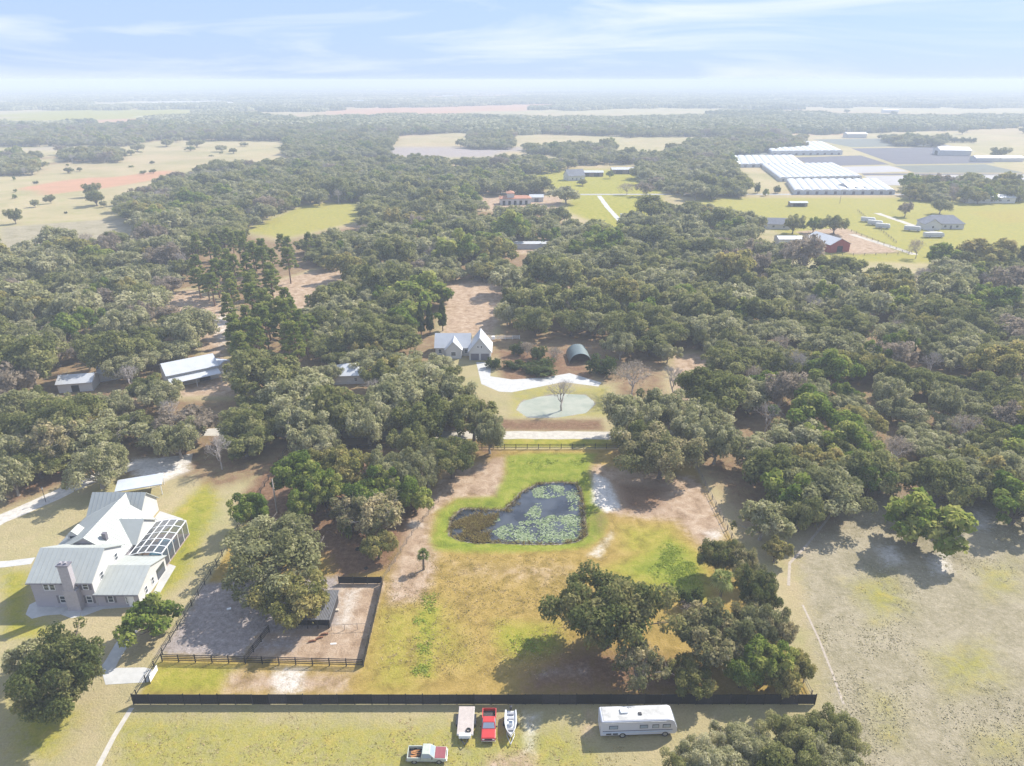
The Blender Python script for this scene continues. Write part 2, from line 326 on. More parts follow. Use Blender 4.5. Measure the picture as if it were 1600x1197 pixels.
def ground_material():
    m, n, l = _nodes('ground_cover')
    geo = n.new('ShaderNodeNewGeometry')
    def noise(scale, detail=6, rough=0.6, dist=0.0):
        t = n.new('ShaderNodeTexNoise'); t.inputs['Scale'].default_value = scale; t.inputs['Detail'].default_value = detail
        t.inputs['Roughness'].default_value = rough; t.inputs['Distortion'].default_value = dist
        l.new(geo.outputs['Position'], t.inputs['Vector']); return t.outputs['Fac']
    def ramp(fac, cols, lo=0.3, hi=0.7):
        r = n.new('ShaderNodeValToRGB'); e = r.color_ramp.elements
        while len(e) < len(cols): e.new(0.5)
        for i, c in enumerate(cols): e[i].position = lo + (hi - lo) * i / (len(cols) - 1); e[i].color = (*c, 1)
        l.new(fac, r.inputs['Fac']); return r.outputs['Color']
    def math_(op, a, b=None, c=None):
        t = n.new('ShaderNodeMath'); t.operation = op
        for i, q in enumerate((a, b, c)):
            if q is None: continue
            if isinstance(q, (int, float)): t.inputs[i].default_value = q
            else: l.new(q, t.inputs[i])
        return t.outputs[0]
    def mix(f, a, b, blend='MIX'):
        t = n.new('ShaderNodeMix'); t.data_type = 'RGBA'; t.blend_type = blend
        for i, q in ((0, f), (6, a), (7, b)):
            if isinstance(q, (int, float)): t.inputs[i].default_value = q
            elif isinstance(q, tuple): t.inputs[i].default_value = (*q, 1)
            else: l.new(q, t.inputs[i])
        return t.outputs[2]
    nf, nm, nl, nxl = noise(3.2, 8, 0.75), noise(0.42, 8, 0.62, 0.4), noise(0.07, 6, 0.6), noise(0.0042, 7, 0.6, 0.6)
    fine = noise(1.1, 8, 0.8)
    jit = math_('MULTIPLY_ADD', nm, 1.0, -0.5)
    jit = math_('MULTIPLY_ADD', fine, 1.1, math_('ADD', jit, -0.55))
    def layer(prev, name, cols, src, w=0.22):
        a = n.new('ShaderNodeAttribute'); a.attribute_name = name
        s = math_('MULTIPLY', a.outputs['Fac'], math_('ADD', jit, 1.0))           # noisy edge, nothing where the mask is nil
        r = n.new('ShaderNodeMapRange'); r.interpolation_type = 'SMOOTHSTEP'; r.inputs[1].default_value = 0.5 - w; r.inputs[2].default_value = 0.5 + w
        l.new(s, r.inputs[0])
        return mix(r.outputs[0], prev, ramp(src, cols))
    c = ramp(nl, [(0.36, 0.31, 0.15), (0.42, 0.34, 0.19), (0.33, 0.31, 0.13)])
    c = mix(math_('MULTIPLY', ramp_f(n, l, nxl, 0.45, 0.62), 0.7), c, (0.43, 0.33, 0.20))
    nmid, nbig = noise(0.016, 7, 0.65, 0.5), noise(0.0016, 6, 0.6, 0.8)
    c = mix(math_('MULTIPLY', ramp_f(n, l, nmid, 0.42, 0.62), 0.6), c, (0.27, 0.25, 0.11))
    c = mix(math_('MULTIPLY', ramp_f(n, l, nbig, 0.5, 0.62), 0.55), c, (0.40, 0.26, 0.16))
    c = layer(c, 'straw', [(0.22, 0.155, 0.04), (0.345, 0.24, 0.068), (0.43, 0.297, 0.105)], nm)
    c = layer(c, 'rough', [(0.12, 0.108, 0.06), (0.26, 0.225, 0.135), (0.38, 0.325, 0.225), (0.25, 0.235, 0.11)], math_('ADD', math_('MULTIPLY', noise(0.11, 8, 0.7, 0.8), 0.5), math_('MULTIPLY', fine, 0.5)))
    c = layer(c, 'orange', [(0.42, 0.24, 0.14), (0.50, 0.27, 0.16)], nl)
    c = layer(c, 'green', [(0.19, 0.20, 0.025), (0.30, 0.28, 0.04), (0.39, 0.31, 0.075)], nm, 0.26)
    c = layer(c, 'pink', [(0.25, 0.165, 0.10), (0.40, 0.285, 0.19), (0.52, 0.40, 0.29)], nm, 0.24)
    c = layer(c, 'lush', [(0.13, 0.17, 0.02), (0.22, 0.25, 0.03), (0.30, 0.28, 0.06)], nm, 0.24)
    c = layer(c, 'litter', [(0.10, 0.055, 0.032), (0.20, 0.115, 0.066), (0.30, 0.195, 0.12)], fine, 0.3)
    c = layer(c, 'dirt', [(0.17, 0.145, 0.13), (0.33, 0.28, 0.255), (0.47, 0.41, 0.375)], fine, 0.28)
    c = layer(c, 'sand', [(0.42, 0.36, 0.29), (0.66, 0.61, 0.54), (0.74, 0.70, 0.64)], fine, 0.3)
    c = mix(math_('MULTIPLY', ramp_f(n, l, nf, 0.40, 0.66), 0.42), c, mix(1.0, c, (0.45, 0.45, 0.40), 'MULTIPLY'))
    c = mix(math_('MULTIPLY', ramp_f(n, l, fine, 0.56, 0.68), 0.3), c, mix(1.0, c, (1.35, 1.3, 1.2), 'MULTIPLY'))
    p = n.new('ShaderNodeBsdfPrincipled'); p.inputs['Roughness'].default_value = 0.95; p.inputs['Specular IOR Level'].default_value = 0.1
    b = n.new('ShaderNodeBump'); b.inputs['Strength'].default_value = 0.8; b.inputs['Distance'].default_value = 0.25
    l.new(math_('ADD', nf, math_('MULTIPLY', nm, 1.2)), b.inputs['Height']); l.new(b.outputs['Normal'], p.inputs['Normal'])
    l.new(c, p.inputs['Base Color'])
    o = n.new('ShaderNodeOutputMaterial'); l.new(p.outputs['BSDF'], o.inputs['Surface'])
    return m
def ramp_f(n, l, fac, lo, hi):
    r = n.new('ShaderNodeMapRange'); r.inputs[1].default_value = lo; r.inputs[2].default_value = hi
    l.new(fac, r.inputs[0]); return r.outputs[0]
gm.materials.append(ground_material())

def far_mass(x, y):
    """smooth noise that says where the far woods stand"""
    return (np.sin(x / 310 + 1.3 * np.sin(y / 420)) + np.sin(y / 190 + 0.9 * np.sin(x / 260 + 2)) + 0.7 * np.sin(x / 130 + y / 90) + 0.6 * np.sin(x / 750 - y / 300 + 4)) / 3.3
# ---------------------------------------------------------------- where the woods stand (pixels of the crowns, 6 m above the ground)
WOODS_PX = [
    [(-60, 410), (60, 368), (150, 358), (240, 378), (200, 332), (180, 306), (270, 270), (340, 252), (500, 240), (620, 242), (690, 242), (700, 257), (800, 260), (850, 277), (860, 300), (905, 302), (880, 335), (960, 345), (1040, 314), (1100, 314), (1180, 335), (1195, 380), (1280, 405),
     (1420, 415), (1660, 430), (1660, 750), (1500, 760), (1400, 740), (1310, 790), (1160, 790), (1110, 720), (1070, 688), (960, 690), (935, 655), (1000, 640), (950, 590), (900, 545), (800, 530), (775, 535), (690, 530), (700, 560), (775, 600), (800, 640), (790, 690), (460, 700), (440, 715), (300, 715), (-60, 720)],
    [(0, 196), (250, 192), (440, 184), (600, 180), (820, 182), (815, 197), (620, 206), (605, 238), (450, 241), (445, 214), (240, 213), (200, 221), (0, 222)],
    [(-20, 240), (55, 240), (50, 265), (-20, 266)], [(95, 233), (190, 233), (185, 246), (100, 246)],
    [(1000, 250), (1090, 218), (1255, 213), (1255, 226), (1140, 236), (1145, 265), (1170, 298), (1090, 300), (1040, 288), (1000, 278)],
    [(820, 226), (960, 224), (960, 231), (830, 235)], [(700, 250), (830, 246), (900, 252), (860, 262), (800, 262)], [(870, 234), (1010, 238), (1005, 248), (880, 250)],
    [(735, 204), (800, 204), (800, 226), (735, 226)], [(825, 186), (1000, 184), (1120, 190), (1230, 200), (1230, 208), (1000, 208), (830, 203)],
    [(1380, 212), (1480, 214), (1470, 222), (1400, 222)], [(1420, 280), (1600, 284), (1600, 302), (1530, 306), (1420, 302)],
    [(1470, 400), (1660, 395), (1660, 440), (1480, 430)],
]
CLEAR_PX = [
    [(235, 462), (300, 448), (335, 470), (352, 500), (352, 545), (385, 560), (396, 632), (262, 636), (258, 560), (330, 545), (300, 490)],
    [(425, 440), (535, 408), (540, 436), (480, 480), (425, 472)], [(693, 438), (778, 430), (795, 462), (768, 525), (693, 525)],
    [(365, 358), (470, 316), (565, 310), (575, 345), (440, 374)], [(738, 300), (905, 300), (900, 322), (738, 326)],
    [(880, 428), (925, 438), (903, 478), (850, 464)], [(795, 378), (860, 374), (850, 393), (798, 393)], [(515, 572), (580, 572), (580, 596), (515, 596)],
    [(1055, 555), (1110, 550), (1092, 640), (1050, 640)], [(1350, 472), (1398, 470), (1400, 525), (1360, 525)], [(640, 480), (712, 480), (712, 540), (640, 540)],
    [(955, 555), (1100, 555), (1095, 632), (955, 640)], [(770, 522), (950, 522), (960, 600), (770, 600)],
    [(60, 700), (330, 700), (330, 730), (60, 730)], [(90, 574), (195, 570), (195, 596), (90, 598)],
    [(735, 300), (870, 300), (870, 326), (735, 326)], [(295, 385), (345, 378), (470, 385), (490, 415), (420, 435), (430, 465), (490, 478), (490, 535), (370, 560), (345, 480), (290, 430)],
]
WOODS = [gp(p, 6.0) for p in WOODS_PX]
CLEARS = [gp(p, 6.0) for p in CLEAR_PX]
FIELDS_FAR = [gp(p, 0.0) for p in ([(-40, 173), (330, 171), (330, 181), (160, 192), (-40, 197)], [(130, 161), (260, 157), (400, 155), (390, 161), (240, 166), (130, 168)], [(500, 173), (720, 166), (860, 162), (890, 168), (700, 177), (520, 181)], [(590, 151), (840, 147), (850, 153), (650, 157)],
    [(820, 203), (1010, 205), (1100, 212), (1000, 222), (820, 220)], [(600, 204), (740, 204), (740, 226), (830, 226), (810, 246), (700, 252), (600, 246)], [(0, 214), (440, 210), (445, 240), (300, 262), (180, 306), (200, 345), (0, 380), (-60, 400), (-60, 214)],
    [(1130, 214), (1620, 196), (1900, 220), (1900, 420), (1250, 410), (1100, 305)], [(860, 172), (1120, 176), (1080, 182), (880, 181)], [(1230, 168), (1600, 172), (1650, 186), (1300, 184)])]
for wp in WOODS:
    brush('litter', wp, 5.0, 0.6, px=False)
LAYERS['litter'] *= np.clip(1.0 - 1.2 * np.maximum(LAYERS['pink'], LAYERS['green']) * (np.hypot(FX, FY) > 160), 0, 1)
ground = obj('ground', gm); kind(ground, 'structure')
for k_, a_ in LAYERS.items():
    at_ = gm.attributes.new(k_, 'FLOAT', 'POINT'); at_.data.foreach_set('value', a_.astype(np.float32))
# the air between the camera and the far woods
hz = MB().box(-26000, 26000, -25000, 27000, -3.4, 86.0).mesh('haze')
m_, n_, l_ = _nodes('pale_haze')
pv = n_.new('ShaderNodeVolumePrincipled'); pv.inputs['Color'].default_value = (0.70, 0.78, 0.89, 1); pv.inputs['Density'].default_value = HAZE_DENSITY; pv.inputs['Anisotropy'].default_value = 0.0
om_ = n_.new('ShaderNodeOutputMaterial'); l_.new(pv.outputs['Volume'], om_.inputs['Volume'])
hz.materials.append(m_); haze = obj('haze', hz); kind(haze, 'stuff')
# ---------------------------------------------------------------- trees
def leaf_mesh(name, m, P, N, size, tint, rng, aspect=0.55, down=None):
    """diamond leaf sprays at points P facing N"""
    k = len(P)
    r = rng.normal(size=(k, 3))
    if down is not None: r = np.where(down[:, None], np.array([0, 0, -1.0]) + 0.15 * r, r)
    t = r - (r * N).sum(1, keepdims=True) * N; t /= np.linalg.norm(t, axis=1, keepdims=True) + 1e-9
    b = np.cross(N, t); s = size[:, None]
    bend = N * s * 0.25
    V = np.stack([P + t * s - bend, P + b * s * aspect, P - t * s - bend, P - b * s * aspect], 1).reshape(-1, 3)
    me = bpy.data.meshes.new(name)
    me.vertices.add(len(V)); me.vertices.foreach_set('co', V.astype(np.float32).ravel())
    me.loops.add(4 * k); me.loops.foreach_set('vertex_index', np.arange(4 * k, dtype=np.int32))
    me.polygons.add(k); me.polygons.foreach_set('loop_start', np.arange(0, 4 * k, 4, dtype=np.int32))
    me.update(calc_edges=True)
    a = me.attributes.new('tint', 'FLOAT', 'FACE'); a.data.foreach_set('value', np.clip(tint, 0, 1).astype(np.float32))
    me.materials.append(m)
    return me

def unit(a): return a / (np.linalg.norm(a, axis=-1, keepdims=True) + 1e-9)

def crown_points(rng, R, zc, hz, nclump, cr, nleaf, leaf, low=-0.35, shell=(0.6, 0.95), flat=0.8, drape=0.0):
    ph = rng.uniform(0, 6.28, (6,)); fr = rng.integers(1, 4, (6,))
    d = unit(rng.normal(size=(nclump * 3, 3))); d = d[d[:, 2] > low][:nclump]
    az = np.arctan2(d[:, 1], d[:, 0])
    env = 1 + 0.2 * np.sin(fr[0] * az + ph[0]) + 0.15 * np.sin((fr[1] + 2) * az + ph[1]) + 0.14 * np.sin(2.3 * d[:, 2] * 2 + ph[2]) + rng.uniform(-0.2, 0.2, len(d))
    rr = rng.uniform(*shell, len(d)); inner = rng.random(len(d)) < 0.14; rr = np.where(inner, rng.uniform(0.2, 0.55, len(d)), rr)
    C = d * (env * rr)[:, None] * np.array([R, R, hz]) + np.array([0, 0, zc])
    cs = cr * R * rng.uniform(0.6, 1.35, len(d)); w = cs ** 2; w /= w.sum()
    which = rng.choice(len(d), nleaf, p=w)
    ld = unit(rng.normal(size=(nleaf, 3)) + np.array([0, 0, 0.25]))
    P = C[which] + ld * (cs[which] * (0.45 + 0.6 * rng.random(nleaf) ** 0.6))[:, None] * np.array([1, 1, flat])
    dn = rng.random(nleaf) < drape
    P[dn, 2] -= rng.uniform(0, 1.2, dn.sum())
    N = unit(ld * 0.75 + np.array([0.12, 0.1, 0.5]) + rng.normal(size=(nleaf, 3)) * 0.55)
    size = leaf * rng.uniform(0.55, 1.4, nleaf)
    ct = rng.uniform(0.1, 0.9, len(d))
    tint = ct[which] + rng.normal(0, 0.14, nleaf)
    return C, cs, P, N, size, tint, dn

def limbs(rng, C, top, trunk_r, zc, twig=0, lean=(0, 0), base_r=1.25):
    """a tapered trunk with limbs that run out to the leaf clumps"""
    mb = MB(); t0 = Vector((0, 0, -0.3)); tp = Vector((lean[0], lean[1], top))
    mid = t0.lerp(tp, 0.5) + Vector(rng.normal(0, 0.15, 3))
    mb.tube([t0, Vector((0, 0, 0.35)), mid, tp], [trunk_r * base_r * 1.3, trunk_r * base_r, trunk_r, trunk_r * 0.85], 8)
    nl = min(len(C), 26); pick = rng.choice(len(C), nl, replace=False)
    for i in pick:
        e = Vector(C[i]); h = tp.lerp(e, 0.45) + Vector((0, 0, rng.uniform(-0.6, 0.5))) + Vector(rng.normal(0, 0.3, 3))
        r0 = trunk_r * rng.uniform(0.3, 0.55)
        st = tp - Vector((lean[0], lean[1], 0)) * 0.1 - Vector((0, 0, rng.uniform(0, top * 0.25)))
        mb.tube([st, st.lerp(h, 0.5) + Vector(rng.normal(0, 0.2, 3)), h, e], [r0, r0 * 0.8, r0 * 0.55, r0 * 0.2], 5)
        for _ in range(twig):
            dv = Vector(unit(rng.normal(size=3) + np.array([0, 0, 0.5])))
            L = rng.uniform(0.8, 2.2); m2 = e + dv * L * 0.5 + Vector(rng.normal(0, 0.2, 3))
            mb.tube([h.lerp(e, rng.uniform(0.3, 1)), m2, m2 + dv * L * 0.6 + Vector(rng.normal(0, 0.25, 3))], [r0 * 0.22, r0 * 0.14, 0.02], 3)
    return mb

BARK = mat('oak_bark', (0.16, 0.125, 0.10), 0.95, 0.4, 2.5, bump=0.4)
PALEBARK = mat('lichen_bark', (0.34, 0.30, 0.25), 0.95, 0.35, 2.0, bump=0.3)
BAREBARK = mat('bare_bark', (0.42, 0.37, 0.33), 0.95, 0.3, 1.5)
PINEBARK = mat('pine_bark', (0.24, 0.15, 0.10), 0.95, 0.35, 3)
LEAF = {
    'oak': leaf_mat('oak_leaves', [(0.080, 0.101, 0.034), (0.141, 0.165, 0.051), (0.220, 0.222, 0.079), (0.313, 0.281, 0.113)]),
    'woodoak': leaf_mat('wood_oak_leaves', [(0.115, 0.13, 0.04), (0.20, 0.212, 0.07), (0.295, 0.292, 0.112), (0.39, 0.365, 0.165)]),  # lighter copy of the oak colours: white veil over the woods partly painted in
    'lotmoss': leaf_mat('lot_oak_leaves', [(0.130, 0.140, 0.058), (0.240, 0.232, 0.100), (0.377, 0.330, 0.167), (0.544, 0.455, 0.257)]),
    'moss': leaf_mat('paled_mossy_leaves', [(0.165, 0.17, 0.07), (0.285, 0.285, 0.13), (0.40, 0.385, 0.20), (0.52, 0.485, 0.29)]),  # grey-green moss, paled further to put some white veil into the woods
    'gold': leaf_mat('yellowing_leaves', [(0.15, 0.16, 0.05), (0.25, 0.24, 0.075), (0.36, 0.32, 0.11), (0.46, 0.38, 0.15)]),
    'fresh': leaf_mat('fresh_leaves', [(0.095, 0.145, 0.030), (0.178, 0.242, 0.044), (0.293, 0.330, 0.076), (0.419, 0.408, 0.121)]),
    'pine': leaf_mat('pine_needles', [(0.10, 0.14, 0.03), (0.19, 0.24, 0.05), (0.29, 0.32, 0.08), (0.38, 0.38, 0.12)]),
    'brown': leaf_mat('brown_leaves', [(0.22, 0.18, 0.13), (0.33, 0.27, 0.20), (0.44, 0.36, 0.27)]),
    'dark': leaf_mat('dark_evergreen_leaves', [(0.046, 0.070, 0.021), (0.087, 0.116, 0.035), (0.147, 0.165, 0.053)]),
    'palm': leaf_mat('palm_fronds', [(0.125, 0.165, 0.044), (0.251, 0.290, 0.090), (0.419, 0.426, 0.167)]),
}
TPL = {}
def oak_tpl(key, seed, R, H, leafkind, n=4800, leaf=0.54, nclump=60, cr=0.25, bark=BARK, twig=0, low=-0.35, drape=0.05, shell=(0.6, 0.95), lean=(0, 0), clear=0.22):
    rng = np.random.default_rng(seed)
    zb = H * clear; zc = zb + (H - zb) * 0.45; hz_ = (H - zb) * 0.55
    C, cs, P, N, size, tint, dn = crown_points(rng, R, zc, hz_, nclump, cr, n, leaf, low, shell, 0.8, drape)
    if lean != (0, 0): P[:, :2] += np.array(lean); C[:, :2] += np.array(lean)
    keep = P[:, 2] > 0.4
    P, N, size, tint, dn = P[keep], N[keep], size[keep], tint[keep], dn[keep]
    cm = leaf_mesh('crown', LEAF[leafkind], P, N, size, tint, rng, 0.55, dn)
    tm = limbs(rng, C, max(zb, 1.2), 0.052 * R + 0.06, zc, twig, lean).mesh('trunk', bark, smooth=True, recalc=False)
    TPL[key] = (tm, cm, R, H)
for i in range(5): oak_tpl('oak%d' % i, 10 + i, 6.6 + 0.4 * (i % 3), 9.0 + 0.7 * (i % 4), 'woodoak', nclump=52 + 8 * (i % 3))
for i in range(4): oak_tpl('moss%d' % i, 30 + i, 6.8 + 0.4 * (i % 2), 9.2 + 0.6 * i, 'moss', n=4200, bark=PALEBARK, twig=5, nclump=56, drape=0.16)
for i in range(3): oak_tpl('gold%d' % i, 40 + i, 5.4, 8.5 + 0.6 * i, 'gold', n=3600, nclump=42, cr=0.27, twig=1)
for i in range(3): oak_tpl('fresh%d' % i, 50 + i, 5.6, 8.6 + 0.6 * i, 'fresh', n=3800, nclump=44, cr=0.27)
for i in range(2): oak_tpl('brown%d' % i, 60 + i, 5.0, 8.5, 'brown', n=3000, nclump=44, cr=0.24, bark=PALEBARK, twig=4, leaf=0.36)
for i in range(2): oak_tpl('shrub%d' % i, 70 + i, 2.2, 2.4, 'dark' if i else 'fresh', n=1500, nclump=22, cr=0.36, leaf=0.24, low=-0.6, clear=0.05)

def pine_tpl(key, seed, H=17.0):
    rng = np.random.default_rng(seed); mb = MB(); Ps, Ns, T = [], [], []
    mb.tube([(0, 0, -0.3), (0.1, 0, H * 0.4), (0, 0.15, H * 0.75), (0, 0, H)], [0.3, 0.22, 0.14, 0.03], 7)
    for i in range(34):
        z = H * (0.42 + 0.57 * (i / 34) ** 0.9); L = (1.0 - (z / H - 0.42) / 0.6) * 3.0 + 0.7; a = i * 2.4 + rng.uniform(-0.4, 0.4); L *= rng.uniform(0.6, 1.15)
        e = Vector((math.cos(a) * L, math.sin(a) * L, z + rng.uniform(0.1, 0.9)))
        mb.tube([(0, 0, z), Vector((0, 0, z)).lerp(e, 0.5), e], [0.07, 0.05, 0.02], 4)
        k = 120; d = unit(rng.normal(size=(k, 3)))
        Ps.append(np.array(e) * np.array([0.85, 0.85, 1]) + d * rng.uniform(0.3, 0.95, (k, 1)) * np.array([1, 1, 0.6])); Ns.append(unit(d + rng.normal(size=(k, 3)) * 0.6)); T.append(np.full(k, rng.uniform(0.2, 0.8)) + rng.normal(0, 0.1, k))
    P, N, T = np.concatenate(Ps), np.concatenate(Ns), np.concatenate(T)
    TPL[key] = (mb.mesh('trunk', PINEBARK, smooth=True, recalc=False), leaf_mesh('crown', LEAF['pine'], P, N, 0.42 * rng.uniform(0.6, 1.3, len(P)), T, rng, 0.3), 3.4, H)
pine_tpl('pine0', 80); pine_tpl('pine1', 81, 15.0); pine_tpl('pine2', 82, 18.5)

def bare_tpl(key, seed, H=10.0, spread=0.62, buds=None):
    """a leafless tree: branches that fork down to twigs"""
    rng = np.random.default_rng(seed); mb = MB(); tips = []; tw = MB()
    def grow(p, d, L, r, lev):
        d = Vector(d).normalized(); m = p + d * L * 0.5 + Vector(rng.normal(0, 0.06 * L, 3)); e = p + d * L
        (mb if lev < 3 else tw).tube([p, m, e], [r, r * 0.82, r * 0.62], 6 if lev < 2 else 3)
        if lev >= 5: tips.append(e); return
        for _ in range(3 if lev else 6):
            nd = d * (0.75 if lev else 1.1) + Vector(rng.normal(0, spread, 3)) + Vector((0, 0, 0.22))
            grow(e if lev else p.lerp(e, rng.uniform(0.75, 1.0)), nd, L * rng.uniform(0.62, 0.82) if lev else H * 0.24, max(r * 0.58, 0.018), lev + 1)
    grow(Vector((0, 0, -0.3)), (0, 0, 1), H * 0.28, 0.024 * H, 0)
    tm = mb.mesh('trunk', BAREBARK, smooth=True, recalc=False)
    if buds:
        T_ = np.array([tuple(t) for t in tips]); k = len(T_) * 3; P = np.repeat(T_, 3, 0) + rng.normal(0, 0.25, (k, 3))
        cm = leaf_mesh('crown', LEAF[buds], P, unit(rng.normal(size=(k, 3)) + np.array([0, 0, 0.3])), rng.uniform(0.08, 0.2, k), rng.random(k), rng)
        cm2 = tw.mesh('twigs', BAREBARK, recalc=False)
        bm = bmesh.new(); bm.from_mesh(cm2); off = len(cm2.polygons); bm.from_mesh(cm); me = bpy.data.meshes.new('crown'); bm.to_mesh(me); bm.free()
        me.materials.append(BAREBARK); me.materials.append(LEAF[buds]); ids = np.zeros(len(me.polygons), np.int32); ids[off:] = 1; me.polygons.foreach_set('material_index', ids)
        cm = me
    else: cm = tw.mesh('crown', BAREBARK, recalc=False)
    TPL[key] = (tm, cm, H * 0.5, H)
bare_tpl('bare0', 90, 10, 0.5); bare_tpl('bare1', 91, 9, 0.6, 'brown'); bare_tpl('bare2', 92, 5.5, 0.55, 'brown')

def palm_tpl(key, seed, H=6.0, fronds=34, L=1.7):
    rng = np.random.default_rng(seed); tm = MB().tube([(0, 0, -0.3), (0.05, 0.03, H * 0.4), (0.1, 0.05, H * 0.9)], [0.24, 0.19, 0.2], 9).mesh('trunk', mat('palm_trunk', (0.20, 0.16, 0.12), 0.95, 0.4, 5, bump=0.5), smooth=True, recalc=False)
    V, F, T = [], [], []
    for i in range(fronds):
        a = i * 2.399; el = math.radians(rng.uniform(-55, 75)) if i < fronds * 0.85 else 1.3
        o = np.array([0.1, 0.05, H * 0.92]); d = np.array([math.cos(a) * math.cos(el), math.sin(a) * math.cos(el), math.sin(el)]); side = unit(np.cross(d, [0.01, 0, 1.0])); up = np.cross(side, d)
        hub = o + d * L * 0.5; nb = 13; tt = rng.uniform(0.1, 0.9)
        w = 0.03; b = len(V); V += [o - side * w, o + side * w, hub + side * w, hub - side * w]; F.append((b, b + 1, b + 2, b + 3)); T.append(tt)
        for j in range(nb):
            an = (j / (nb - 1) - 0.5) * 3.6; bd = d * math.cos(an) + side * math.sin(an); ln = L * (0.72 if abs(an) < 1.2 else 0.55) * rng.uniform(0.85, 1.1)
            p = np.cross(bd, up); e = hub + bd * ln - up * 0.1 * ln - np.array([0, 0, 0.25 * ln]); mm = hub + bd * ln * 0.55 + up * 0.02
            b = len(V); V += [hub, mm + p * 0.075, e, mm - p * 0.075]; F.append((b, b + 1, b + 2, b + 3)); T.append(tt + rng.normal(0, 0.1))
    me = bpy.data.meshes.new('crown'); me.from_pydata([tuple(v) for v in V], [], F); at = me.attributes.new('tint', 'FLOAT', 'FACE'); at.data.foreach_set('value', np.clip(T, 0, 1).astype(np.float32)); me.materials.append(LEAF['palm'])
    TPL[key] = (tm, me, L, H)
palm_tpl('palm0', 100); palm_tpl('palm1', 101, 3.0, 22, 1.15)

def cypress_tpl(key, seed, H=11.0, R=1.15):
    rng = np.random.default_rng(seed); k = 5200; z = rng.uniform(0.2, 1, k) ** 1.0 * H; prof = R * np.clip(np.minimum((z / H) * 6, 1.0) * (1 - (z / H) ** 3.2) + 0.06, 0, 1)
    a = rng.uniform(0, 6.283, k); lump = 1 + 0.2 * np.sin(3 * a + z * 1.7) + 0.12 * np.sin(5 * a - z * 2.9); r = prof * lump * rng.uniform(0.6, 1.05, k)
    P = np.stack([r * np.cos(a), r * np.sin(a), z], -1); N = unit(np.stack([np.cos(a), np.sin(a), np.full(k, 0.3)], -1) + rng.normal(size=(k, 3)) * 0.4)
    T = 0.5 + 0.25 * np.sin(3 * a + z * 1.7) + rng.normal(0, 0.15, k)
    tm = MB().tube([(0, 0, -0.3), (0, 0, H * 0.5), (0, 0, H * 0.9)], [0.2, 0.13, 0.03], 7).mesh('trunk', BARK, smooth=True, recalc=False)
    TPL[key] = (tm, leaf_mesh('crown', LEAF['dark'], P, N, 0.26 * rng.uniform(0.6, 1.3, k), T, rng, 0.5), R, H)
cypress_tpl('cypress0', 110); cypress_tpl('cypress1', 111, 10.0, 1.05)

def tree(key, x, y, s, rot, name, label, group=None, sz=None, cat='tree', z=0.0):
    t = thing(name, label, cat, (x, y, z), rot, group); t.scale = (s, s, sz or s)
    tm, cm, R, H = TPL[key]
    obj('trunk', tm, t); obj('crown', cm, t)
    return t

# ---- the lot's own trees, each from the pixel of its crown's middle, crown width in pixels and height in metres
oak_tpl('hero_oak', 200, 9.6, 13.0, 'oak', n=19000, leaf=0.36, nclump=110, cr=0.19, twig=1, shell=(0.6, 1.0))
oak_tpl('hero_moss', 201, 9.4, 12.0, 'moss', n=15000, leaf=0.33, nclump=95, cr=0.18, bark=PALEBARK, twig=7, drape=0.12)
oak_tpl('hero_lean', 202, 6.4, 8.2, 'lotmoss', n=9500, leaf=0.30, nclump=60, cr=0.2, bark=BARK, twig=3, lean=(-2.4, 1.2), clear=0.4)
oak_tpl('hero_green', 203, 6.8, 9.0, 'gold', n=9000, leaf=0.34, nclump=60, cr=0.22, twig=2)
oak_tpl('hero_grove', 204, 6.5, 10.5, 'fresh', n=9500, leaf=0.34, nclump=64, cr=0.21, twig=2)
oak_tpl('hero_grey', 205, 5.4, 9.5, 'lotmoss', n=4200, leaf=0.32, nclump=60, cr=0.2, bark=PALEBARK, twig=8, drape=0.1)
oak_tpl('hero_corner', 206, 10.0, 12.5, 'lotmoss', n=13000, leaf=0.38, nclump=90, cr=0.19, bark=BARK, twig=3, drape=0.35)
for i in range(2): oak_tpl('nearoak%d' % i, 220 + i, 7.0, 9.5 + i, 'woodoak', n=9500, leaf=0.37, nclump=62 + 10 * i, cr=0.22, twig=2)
for i in range(3): oak_tpl('nearmoss%d' % i, 225 + i, 7.2, 9.2 + 0.8 * i, 'moss', n=8600, leaf=0.36, nclump=58 + 8 * i, cr=0.21, bark=PALEBARK, twig=6, drape=0.16)
oak_tpl('neargold0', 230, 5.6, 8.8, 'gold', n=6500, leaf=0.34, nclump=46, cr=0.25, twig=2); oak_tpl('nearfresh0', 231, 5.8, 9.0, 'fresh', n=7000, leaf=0.35, nclump=48, cr=0.24, twig=2)
oak_tpl('close_moss', 240, 7.0, 9.0, 'moss', n=24000, leaf=0.2, nclump=90, cr=0.19, bark=PALEBARK, twig=7, drape=0.14)
oak_tpl('close_green', 241, 6.4, 9.0, 'woodoak', n=22000, leaf=0.2, nclump=80, cr=0.2, twig=3)
def lot_tree(key, u, v, wpx, H, name, label, rot=0.0, group=None, cat='tree'):
    tm, cm, R, H0 = TPL[key]
    x, y = G(u, v, H * 0.58); d = pixel_of(x, y, H * 0.58)[2]
    s = wpx * d / FPX / 2 / (R * 1.12)
    return tree(key, x, y, s, rot, name, label, group, H / H0, cat)
LT = lot_tree
LT('hero_oak', 952, 952, 178, 12.5, 'live_oak', 'large dark green live oak standing alone on the straw lawn', 0.4)
LT('hero_moss', 424, 866, 196, 10.5, 'moss_draped_oak', 'wide grey-green mossy oak spreading over the animal shed', 1.1)
LT('hero_green', 462, 934, 118, 8.0, 'live_oak', 'olive green oak leaning over the shed roof inside the pen', 2.0)
LT('hero_grove', 470, 745, 96, 10.0, 'live_oak', 'light green oak at the far corner of the lot behind the utility pole', 0.3)
